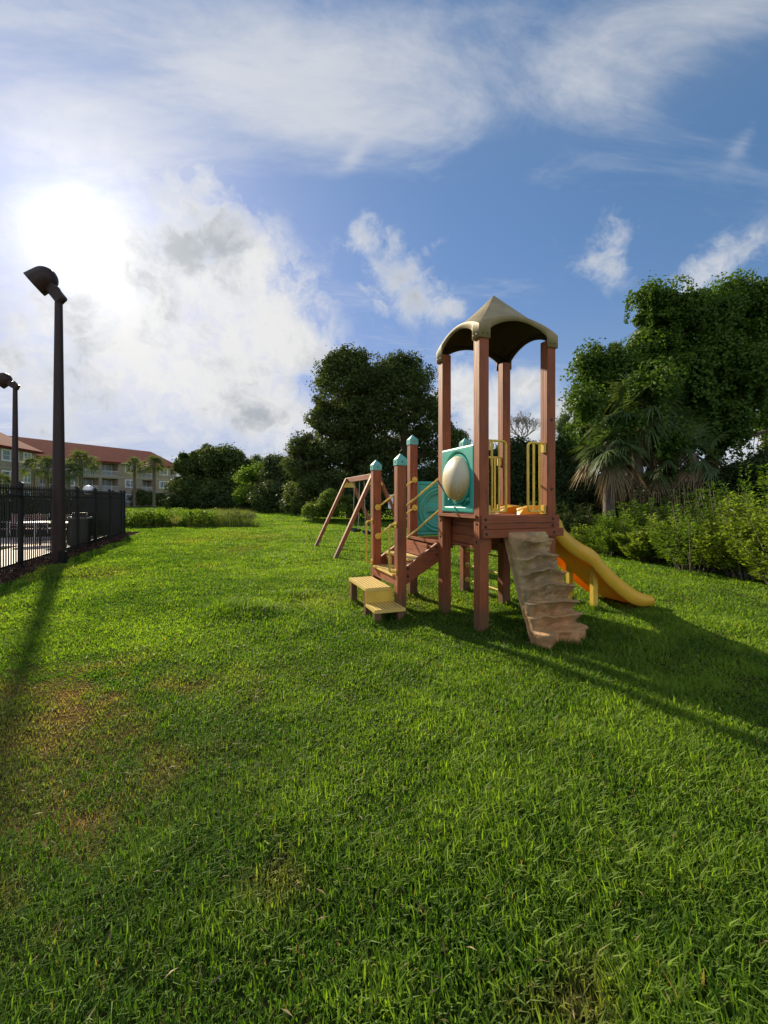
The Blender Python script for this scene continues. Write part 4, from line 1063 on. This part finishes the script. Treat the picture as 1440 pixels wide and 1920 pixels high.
def palm(label, base, h, fan, nf, matg, dead=0, group=None, tr=.16, nleaf=22, lean=(0, 0), skirt=None):
    e = empty('palm_tree', tuple(base)); tag(e, label, 'palm tree', group)
    top = np.array([lean[0], lean[1], h]); m = MB(); k = 10
    m.tube([(top[0] * (i / k) ** 1.5, top[1] * (i / k) ** 1.5, -.1 + (h + .1) * i / k) for i in range(k + 1)], [tr * (1.15 - .2 * i / k + .08 * (i % 2)) for i in range(k + 1)], 10)
    m.build('trunk', MT['bark'], e, True)
    def group_(nm, n, e0, e1, mat, dr, t0):
        P, T = [], []; st = MB()
        for i in range(n):
            az = i * 2.399 + random.uniform(-.2, .2); el_ = R(random.uniform(e0, e1)); dv = (math.cos(az) * math.cos(el_), math.sin(az) * math.cos(el_), math.sin(el_))
            L = fan * random.uniform(.35, .95); frond(P, None, T, top, dv, L, fan * random.uniform(.85, 1.1), dr * random.uniform(.7, 1.3), nleaf, t0 + random.uniform(-.25, .3))
            hub = top + np.array(dv) / np.linalg.norm(dv) * L + np.array([0, 0, -dr * L * .3]); st.tube([tuple(top), tuple((top + hub) / 2 + np.array([0, 0, .05 * L])), tuple(hub)], [.018, .014, .010], 5)
        V = np.array(P).reshape(-1, 3); n_ = len(P)
        o = np_mesh(nm, V, np.arange(4 * n_), np.arange(n_) * 4, np.full(n_, 4), mat, e, {'tint': np.repeat(np.clip(T, 0, 1), 4)})
        st.build('stalks', mat, o)
    group_('fronds', nf, -40, 82, matg, .55, .5)
    if dead: group_('dead_fronds', dead, -85, -25, MT['dead'], .9, .5)
    return e
G1 = 'cabbage palms growing in front of the apartment building'
for px, py, Yd, fan, lab in ((62, 868, 46, 1.05, 'left one of two bushy palms either side of the tall lamp pole'), (88, 872, 43, 1.15, 'bushy palm directly behind the left of the tall lamp pole'), (128, 880, 42, 1.15, 'lower bushy palm just right of the tall lamp pole'),
                            (152, 862, 45, 1.3, 'taller bushy palm standing right of the lamp pole'), (252, 870, 76, 1.55, 'palm in front of the red roofed building, left of its pair'), (289, 868, 74, 1.75, 'palm in front of the building near its right end'),
                            (345, 872, 78, 1.5, 'slim palm standing clear of the right end of the building'), (-4, 900, 36, 1.0, 'palm crown at the extreme left edge beyond the fence')):
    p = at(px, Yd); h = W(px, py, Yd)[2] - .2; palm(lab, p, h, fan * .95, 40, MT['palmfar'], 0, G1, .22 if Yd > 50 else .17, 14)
G2 = 'wild palms under the vine covered tree'
palm('tall green fan palm spreading high beneath the hanging vines', at(1195, 14.6), W(1195, 765, 14.6)[2], 1.0, 42, MT['palm'], 4, G2, .17, 26)
palm('lower left fan palm with brown skirt of dead fronds', at(1142, 14.2), W(1142, 835, 14.2)[2], .78, 44, MT['palm'], 11, G2, .17, 26)
palm('right fan palm with bleached dead fronds hanging down', at(1300, 14.2), W(1300, 850, 14.2)[2], .85, 16, MT['palm'], 12, G2, .16, 26)
palm('middle fan palm half hidden with drooping tan fronds', at(1222, 14.8), W(1222, 868, 14.8)[2], .85, 10, MT['palm'], 12, G2, .16, 26)
palm('small fan palm low between the vines and the thicket', at(1255, 15), W(1255, 800, 15)[2], .8, 14, MT['palm'], 4, G2, .14, 22)

# ---------------------------------------------------------------- vine covered tree and pines on the right
def vine_tree():
    b = at(1330, 17.2); e = empty('vine_covered_tree', tuple(b)); tag(e, 'huge tree smothered in hanging green vines at the right edge', 'tree')
    ells = [ell(x, y, rx, ry, Yd) for x, y, rx, ry, Yd in ((1222, 600, 34, 62, 16.5), (1262, 610, 48, 66, 16.5), (1320, 625, 55, 70, 16), (1385, 600, 52, 70, 16.5), (1440, 610, 60, 80, 16.5),
            (1225, 680, 42, 50, 16.5), (1120, 705, 40, 42, 16.5), (1165, 705, 45, 45, 16.5), (1105, 745, 26, 30, 16.5), (1290, 715, 70, 60, 16), (1360, 710, 60, 80, 15.5), (1430, 720, 60, 85, 16),
            (1350, 790, 38, 60, 15.6), (1240, 760, 60, 50, 16.6), (1120, 800, 34, 50, 17), (1310, 815, 60, 55, 16.6), (1222, 725, 38, 30, 14.0), (1250, 835, 34, 40, 14.0), (1175, 800, 18, 26, 13.9), (1100, 770, 24, 30, 14.6), (1200, 840, 70, 60, 17), (1505, 640, 80, 110, 16.5), (1500, 760, 70, 70, 16.5), (1580, 680, 80, 120, 17))]
    C, r = clumps(ells, 620, .42); P, N, idx = clump_leaves(C, r, 200, .95)
    ct = rng.random(len(C)); t = np.clip(ct[idx] * .6 + rng.random(len(P)) * .4, 0, 1)
    # hanging curtains: strings of leaves below clumps
    k = 420; j = rng.choice(len(C), k); m = 55; L = rng.uniform(.6, 2.3, k); s = rng.random((k, m)) ** .8
    Q = C[j][:, None, :] + np.stack([rng.normal(0, .05, (k, m)) + rng.normal(0, .25, (k, 1)), rng.normal(0, .05, (k, m)) - .25, -s * L[:, None]], -1)
    P = np.vstack([P, Q.reshape(-1, 3)]); N = np.vstack([N, rng.normal(size=(k * m, 3)) * .6 + [-.2, -.8, .4]]); t = np.r_[t, np.repeat(rng.random(k), m) * .6 + .4 * rng.random(k * m)]
    leaf_mesh('vine_foliage', P, N, .115, .095, MT['vine'], e, t)
    el = np.array(ells); f = 26000; kk = rng.integers(0, len(el), f); d = sph(f) * rng.uniform(0, .72, (f, 1)); leaf_mesh('inner_foliage', el[kk, :3] + d * el[kk, 3:], rng.normal(size=(f, 3)), .2, .16, MT['vine'], e)
    tr = MB(); bb = np.array(b)
    for px, pt, rr in ((1335, 620, .26), (1262, 640, .20)):
        q0 = at(px - 8, 17.2) - bb; q1 = W(px, pt, 16.6) - bb; tr.tube([tuple(q0), tuple(q0 * .5 + q1 * .5 + [.15, 0, 0]), tuple(q1)], [rr, rr * .8, rr * .4], 10)
    for _ in range(26):
        c = C[random.randrange(len(C))] - bb; s0 = Vector((W(1330, 900, 16.9) - bb) * (1 - .0)) * .5 + Vector((W(1330, 640, 16.9) - bb)) * .5; tr.tube([s0, (s0 + Vector(c)) / 2 + Vector((0, 0, .3)), Vector(c)], [.09, .06, .02], 6)
    # low limb and dangling stems across the gap
    tr.tube([tuple(W(1345, 800, 16.4) - bb), tuple(W(1385, 822, 16.2) - bb), tuple(W(1425, 812, 16.2) - bb), tuple(W(1480, 800, 16.2) - bb)], [.10, .08, .07, .05], 8)
    for px, l in ((1368, 60), (1380, 45), (1392, 70), (1400, 40), (1410, 30), (1416, 55), (1360, 50), (1425, 42)):
        q = W(px, 812, 16.3) - bb; tr.tube([tuple(q), tuple(q + [random.uniform(-.2, .1), 0, -l * .010]), tuple(q + [random.uniform(-.5, .3), 0, -l * .020])], [.015, .012, .006], 5)
    tr.build('trunk', MT['bark'], e, True)
vine_tree()
def needle_tufts(Cs, rad, n):
    C = np.repeat(np.array(Cs), n, 0); d = sph(len(C)); d[:, 2] += .25; d = unit(d); ln = rad * rng.uniform(.75, 1.1, len(C))
    P = C + d * ln[:, None] * .5; return P, np.cross(d, sph(len(C))), d, ln
def pine(label, px, Yd, pyb, pyt, spots, rad, group='pines among the vines'):
    b = at(px, Yd); e = empty('pine_tree', tuple(b)); tag(e, label, 'tree', group)
    top = W(px, pyt, Yd) - b; m = MB(); m.tube([(0, 0, -.1), (.1, 0, top[2] * .5), (top[0], 0, top[2])], [.17, .14, .05], 10)
    Cs = [W(x, y, Yd + random.uniform(-.8, .3)) for x, y in spots]
    for c in Cs:
        q = Vector(c - b); s = Vector((0, 0, max(q.z - .8, top[2] * .4))); m.tube([s, (s + q) / 2, q], [.04, .03, .015], 5)
    m.build('trunk', MT['palebark'], e, True)
    P, N, d, ln = needle_tufts(Cs, rad, 600); leaf_mesh('needles', P, N, rad, .017, MT['needle'], e, None, d, 0)
pine('pine with a bare pale trunk showing under the foliage at right', 1432, 17.5, 960, 530, [(1385, 535), (1392, 548), (1425, 545), (1440, 555), (1410, 560), (1330, 560), (1345, 570), (1450, 540), (1310, 590), (1320, 600)], .42)
pine('pine tufts poking through the vines above the left shoulder', 1150, 16.4, 960, 660, [(1152, 655), (1156, 668), (1092, 680), (1100, 690), (1118, 660), (1110, 770), (1115, 790), (1190, 655), (1095, 770), (1245, 690), (1255, 700)], .34)
mass('dark_hedge', 'dark leafy bank low at the right edge under the open gap', 'hedge', [ell(1400, 912, 50, 34, 13), ell(1460, 905, 60, 45, 12.5)], 90, .35, 260, .10, .06, MT['thicket'], 1500)

# ---------------------------------------------------------------- shrubs along the right of the lawn
def shrub(label, c, r, h, mat, n=80, per=110, ll=.085, lw=.036, group='leafy shrubs along the right side of the lawn'):
    e = empty('shrub', (c[0], c[1], 0)); tag(e, label, 'shrub', group)
    st = MB(); Ps = []; Ns = []; Ax = []; T = []
    for k in range(n):
        a = random.uniform(0, 6.283); rr = r * math.sqrt(random.random()); x, y = rr * math.cos(a), rr * math.sin(a)
        hh = h * (1 - .45 * (rr / r) ** 2) * random.choice((random.uniform(.45, .95), random.uniform(.7, 1.25))); tip = np.array([x * 1.15, y * 1.15, hh]); root = np.array([x * .55, y * .55, 0])
        if k % 2 == 0: st.tube([tuple(root), tuple((root + tip) / 2 + [0, 0, .05]), tuple(tip)], [.012, .008, .004], 4)
        s = rng.uniform(.12, 1, per) ** .75; p = root + (tip - root) * s[:, None]; az = rng.uniform(0, 6.283, per); out = np.c_[np.cos(az), np.sin(az), rng.uniform(.0, .7, per)]
        Ps.append(p + out * (.035 + .11 * (1 - s[:, None] * .6))); Ns.append(np.c_[-out[:, 0] * .5, -out[:, 1] * .5, np.ones(per)] + rng.normal(size=(per, 3)) * .35); Ax.append(out); T.append(np.clip(rng.random() * .5 + rng.random(per) * .5, 0, 1))
    P = np.vstack(Ps) + np.array([c[0], c[1], 0.0]); leaf_mesh('leaves', P, np.vstack(Ns), ll, lw, mat, e, np.concatenate(T), np.vstack(Ax))
    st.build('stems', MT['bark'], e)
sh = [(6.85, 6.9, .85, 1.75, 'nearest tall yellow green shrub at the right edge of the lawn'), (7.0, 8.0, .85, 1.75, 'second shrub from the right edge, beside the lawn'), (6.45, 8.9, .75, 1.25, 'third shrub along the right side, lower than its neighbours'),
      (7.6, 9.3, .9, 1.75, 'taller shrub standing behind the low one at right'), (6.5, 10.2, .8, 1.2, 'low shrub midway along the right side of the lawn'), (7.8, 10.9, .9, 1.5, 'shrub at the back below the bleached palm fronds'),
      (6.2, 11.4, .75, 1.05, 'low shrub right of the foot of the slide'), (7.6, 12.4, .9, 1.25, 'shrub below the low fan palm'), (6.0, 12.6, .75, .95, 'last low shrub just right of the slide top'), (8.1, 7.6, .9, 2.15, 'tallest shrub pressed behind the nearest one at the right edge'),
      (8.5, 8.9, .9, 1.95, 'leafy shrub behind the second one from the right edge')]
for i_, (x, y, r_, h_, lab) in enumerate(sh):
    shrub(lab, (x, y), r_, h_ * (1, .88, 1.05, 1.1, .8, 1.1, 1.0, 1.2, .85, 1, 1.12)[i_], MT[('shrub', 'shrub', 'bright', 'vine', 'shrub', 'thicket', 'bright', 'vine', 'shrub', 'shrub', 'bright')[i_]], (80, 70, 60)[i_ % 3], 110, (.085, .11, .07)[i_ % 3], (.036, .05, .034)[i_ % 3])
for x, y, r_, h_, lab in ((5.7, 13.6, .8, 1.1, 'dark shrub seen just above the slide'), (6.6, 14.6, .9, 1.3, 'dark shrub behind the slide under the palms'), (5.4, 15.3, .9, 1.35, 'dark shrub right behind the tower deck')):
    shrub(lab, (x, y), r_, h_, MT['thicket'], 60, 110, .09, .05, 'dark shrubs behind the slide')

# ---------------------------------------------------------------- marsh between lawn and building
def marsh():
    n = 30000; x = rng.uniform(-21, -6.0, n); y = 22.7 + rng.random(n) ** 1.5 * 32; p = np.c_[x, y]; k = (p[:, 0] < -.305 * y + (vnoise(p, .4, 2) - .5) * 1.5) & (vnoise(p + 3, .35, 2) > .36); p = p[k]; n = len(p)
    cl = vnoise(p, .5, 3); H = (.22 + cl * .75) * rng.uniform(.5, 1.2, n) * np.where(p[:, 0] > -9.5, 1.15, .85)
    o = blade_mesh('marsh_reeds', np.c_[p, np.zeros(n)], H, rng.uniform(.012, .03, n), np.clip(rng.normal(.4, .25, n), 0, 1.2), rng.uniform(0, 6.28, n), MT['reed'], None, rng.random(n), np.clip((cl - .5) * 2 + (rng.random(n) < .2) * .5, 0, .9))
    tag(o, 'tall green and straw coloured reeds in the wet ground before the building', 'reeds', kind='stuff')
    P = []; 
    m = 42000; x = rng.uniform(-17, -6.8, m); y = 22.7 + rng.random(m) ** 1.6 * 14; cl = vnoise(np.c_[x, y], .7, 3); z = rng.random(m) * np.clip(.32 + (cl - .45) * 3.0, .08, .85)
    kk = (x < -.40 * y + (vnoise(np.c_[x, y], .5, 2) - .5) * 4); x, y, z, cl = x[kk], y[kk], z[kk], cl[kk]; m = len(x)
    o = leaf_mesh('marsh_plants', np.c_[x, y, z], rng.normal(size=(m, 3)) + [0, 0, .8], .16, .08, MT['bright'], None, np.clip(rng.random(m) * .6 + cl * .4, 0, 1)); tag(o, 'low bright green leafy marsh plants at the edge of the lawn', 'marsh plants', kind='stuff')
marsh()
def wispy():
    b = at(440, 24); e = empty('wispy_bush', tuple(b)); tag(e, 'wispy half bare grey green bush at the right end of the reeds', 'bush')
    st = MB(); Ps = []
    for k in range(170):
        a = random.uniform(0, 6.28); rr = random.random() ** .5 * 1.1; tip = Vector((rr * math.cos(a) * 1.25, rr * math.sin(a), 1.15 * (1 - .35 * rr) * random.uniform(.6, 1))); st.tube([Vector((tip.x * .5, tip.y * .5, 0)), tip * .6, tip], [.010, .008, .004], 4)
        for q in range(26): s = random.uniform(.4, 1); Ps.append(np.array(tip) * [.5 + .5 * s, .5 + .5 * s, s] + b + rng.normal(size=3) * .04)
    st.build('twigs', MT['bark'], e); leaf_mesh('leaves', np.array(Ps), rng.normal(size=(len(Ps), 3)), .07, .03, MT['reed'], e)
wispy()
# dark clipped hedge behind the far pool fence, mounds beside the building
def hedge(label, p0, p1, wd, h, mat, n, ll=.09, cat='hedge', name='hedge', group=None):
    p0 = np.array(p0); p1 = np.array(p1); L = np.linalg.norm(p1 - p0); d = (p1 - p0) / L; nn = np.array([-d[1], d[0]])
    s = rng.random(n) * L; a = rng.uniform(-1, 1, n); q = rng.random(n); z = np.where(q < .5, h * rng.random(n), h * (1 - .1 * rng.random(n))); wv_ = np.where(q < .5, np.sign(a) * (.42 + .1 * rng.random(n)), a * .5) * wd
    p = p0[None] + d[None] * s[:, None] + nn[None] * wv_[:, None]; nz = vnoise(p, .8, 2); z = z * (.88 + .24 * nz)
    e = empty(name, (p0[0], p0[1], 0)); tag(e, label, cat, group)
    leaf_mesh('leaves', np.c_[p, z], rng.normal(size=(n, 3)) * .7 + np.c_[nn[0] * np.sign(a), nn[1] * np.sign(a), np.full(n, .5)], ll, ll * .55, mat, e)
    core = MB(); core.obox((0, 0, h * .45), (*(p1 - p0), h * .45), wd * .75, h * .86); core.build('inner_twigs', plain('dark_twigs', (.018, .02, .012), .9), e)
ck = F0 + E1 * (FEND + .75)
hedge('dark clipped hedge behind the far fence of the pool', ck - E2 * .3, ck - E2 * 20, .9, 1.62, MT['thicket'], 60000, .10)
for px, Yd, w_, h_, lab in ((268, 84, 1.9, 2.9, 'dark rounded bush against the building below the left palm'), (300, 86, 1.8, 2.4, 'dark rounded bush against the building beside the right palm'), (327, 90, 2.6, 2.2, 'dark low bush at the right corner of the building')):
    c = at(px, Yd); tree('bush', lab, 'bush', [(c[0], c[1], h_ * .45, w_, w_, h_ * .6)], c, 30, .8, 120, .35, .2, MT['oak'], 0, 'bushes at the foot of the building', fill=300)

# ---------------------------------------------------------------- apartment building
def building():
    e = empty('apartment_building', (-50, 80, 0)); tag(e, 'three storey beige apartment building with red tiled roof and white balconies', 'building')
    off = np.array([-50, 80, 0.0])
    stucco = plain('beige_stucco', (.36, .285, .205), .85, (.30, .235, .17), 1.2, .1, 30)
    band = plain('pale_trim', (.42, .37, .27), .8)
    mr, t, b, O = base_mat('red_roof_tiles')
    sp = t.n.new('ShaderNodeSeparateXYZ'); t.put(sp.inputs[0], O); ln = t.m('FRACT', t.m('MULTIPLY', sp.outputs[2], 3.2)); n = t.noise(O, 1.2, 5); n5 = t.noise(O, 9, 3)
    c = t.mix(t.ss(n, .3, .7), (.19, .026, .022), (.14, .020, .017)); c = t.mix(t.m('MULTIPLY', t.ss(n5, .45, .7), .5), c, (.18, .048, .036)); c = t.mix(t.m('MULTIPLY', t.ss(ln, .25, .0), .5), c, (.08, .02, .018))
    t.put(b.inputs['Base Color'], c); b.inputs['Roughness'].default_value = .9; b.inputs['Specular IOR Level'].default_value = .05
    glass = plain('window_glass', (.10, .12, .14), .12, (.30, .32, .34), 1.5, spec=.8); dark = plain('shaded_room', (.07, .06, .05), .8); curtain = plain('curtained_glass', (.22, .24, .25), .25)
    fl = [.1, 3.0, 5.9]; eave = 8.75
    def wing(P, d, L, bays, dep, ridge0, ridge1, hz, first=0.0):
        P = np.array([*P, 0.0]); d = np.array([*d, 0.0]) / np.linalg.norm(d); n = np.array([-d[1], d[0], 0.0])
        if n[0] < 0: n = -n
        def F_(s, z, o): q = P + d * s + n * o - off; return (q[0], q[1], z)
        def pan(mb, s0, s1, z0, z1, o0, o1):
            v = [F_(s, z, o) for o in (o0, o1) for s, z in ((s0, z0), (s1, z0), (s1, z1), (s0, z1))]
            mb.add(v, [(0, 1, 2, 3), (7, 6, 5, 4), (0, 4, 5, 1), (1, 5, 6, 2), (2, 6, 7, 3), (3, 7, 4, 0)])
        wall = MB(); cur = 0.0
        for s0, s1, kind in bays:
            if s0 > cur: pan(wall, cur, s0, 0, eave, 0, -.35)
            zc = 0.0
            for f in fl:
                a, b2 = (f + .95, f + 2.35) if kind == 'w' else (f + .05, f + 2.5)
                pan(wall, s0, s1, zc, a, 0, -.35); zc = b2
                if kind == 'w':
                    w_ = MB()
                    for q in ((s0 - .12, s0 + .1, a - .12, b2 + .12), (s1 - .1, s1 + .12, a - .12, b2 + .12), (s0 + .1, s1 - .1, a - .12, a + .08), (s0 + .1, s1 - .1, b2 - .08, b2 + .12), ((s0 + s1) / 2 - .05, (s0 + s1) / 2 + .05, a + .08, b2 - .08)): pan(w_, *q, .06, -.1)
                    pan(w_, s0 + .1, (s0 + s1) / 2 - .05, (a + b2) / 2 - .03, (a + b2) / 2 + .03, .04, -.1); pan(w_, (s0 + s1) / 2 + .05, s1 - .1, (a + b2) / 2 - .03, (a + b2) / 2 + .03, .04, -.1)
                    wo_ = w_.build('window', MT['white'], e); g_ = MB(); pan(g_, s0 + .1, s1 - .1, a + .08, b2 - .08, -.06, -.12); g_.build('pane', random.choice([glass, glass, curtain]), wo_)
                else:
                    bl = MB(); pan(bl, s0 + .002, s1 - .002, a, b2, -1.6, -1.7); pan(bl, s0 - .12, s0 - .002, a, b2, -.352, -1.7); pan(bl, s1 + .002, s1 + .12, a, b2, -.352, -1.7); pan(bl, s0, s1, a - .18, a - .004, -.36, -1.7); pan(bl, s0, s1, b2 + .004, b2 + .1, -.36, -1.7)
                    bo = bl.build('balcony', stucco, e)
                    rl = MB(); pan(rl, s0, s1, a + .98, a + 1.04, -.05, -.10); pan(rl, s0, s1, a + .06, a + .11, -.05, -.10); k = int((s1 - s0) / .16)
                    for i in range(k + 1): x = s0 + .02 + (s1 - s0 - .07) * i / k; pan(rl, x, x + .035, a + .11, a + .98, -.06, -.09)
                    rl.build('railing', MT['white'], bo)
                    dr = MB(); pan(dr, s0 + .35, s1 - .35, a + .02, a + 2.15, -1.55, -1.59); dr.build('glass_door', curtain, bo)
                    fr = MB()
                    for x in (s0 + .27, (s0 + s1) / 2 - .04, s1 - .35): pan(fr, x, x + .08, a + .02, a + 2.2, -1.50, -1.549)
                    fr.build('door_frame', MT['white'], bo)
            pan(wall, s0, s1, zc, eave, 0, -.35); cur = s1
        pan(wall, cur, L, 0, eave, 0, -.35)
        pan(wall, 0, .35, 0, eave, -.352, -dep); pan(wall, L - .35, L, 0, eave, -.352, -dep); pan(wall, .352, L - .352, 0, eave, -dep + .35, -dep)
        wall.build('wall', stucco, e)
        bd = MB(); pan(bd, -.05, L, eave - .32, eave - .02, .07, .003)
        for f in fl[1:]: pan(bd, -.05, L, f - .12, f + .03, .05, .003)
        bd.build('trim_band', band, e)
        ov = .7; a_ = [F_(-ov, eave, ov), F_(L + .0, eave, ov), F_(L, eave, -dep - ov), F_(-ov, eave, -dep - ov), F_(ridge0, hz, -dep / 2), F_(ridge1, hz, -dep / 2)]
        a_ += [(x, y, z - .25) for x, y, z in a_[:4]]
        MB().add(a_, [(0, 1, 5, 4), (1, 2, 5), (2, 3, 4, 5), (3, 0, 4), (0, 6, 7, 1), (1, 7, 8, 2), (2, 8, 9, 3), (3, 9, 6, 0), (6, 9, 8, 7)]).build('roof', mr, e)
    wing((-46.9, 96.5), (-.41, -.91), 31, [(.3, 1.6, 'b'), (2.4, 4.3, 'w'), (6.0, 8.4, 'b'), (10.0, 12.0, 'w'), (13.5, 16.7, 'b'), (17.2, 20.2, 'b'), (21.6, 23.4, 'w'), (24.6, 27.0, 'b')], 13, 1.6, 31, 12.4)
    wing((-53, 65), (.16, -.987), 34, [(1.2, 2.8, 'w'), (4.0, 7.2, 'w'), (9.5, 11.5, 'w'), (13.5, 16.5, 'b'), (19, 21, 'w'), (24, 27, 'b'), (29, 31, 'w')], 13, 4.5, 30, 13.2)
building()
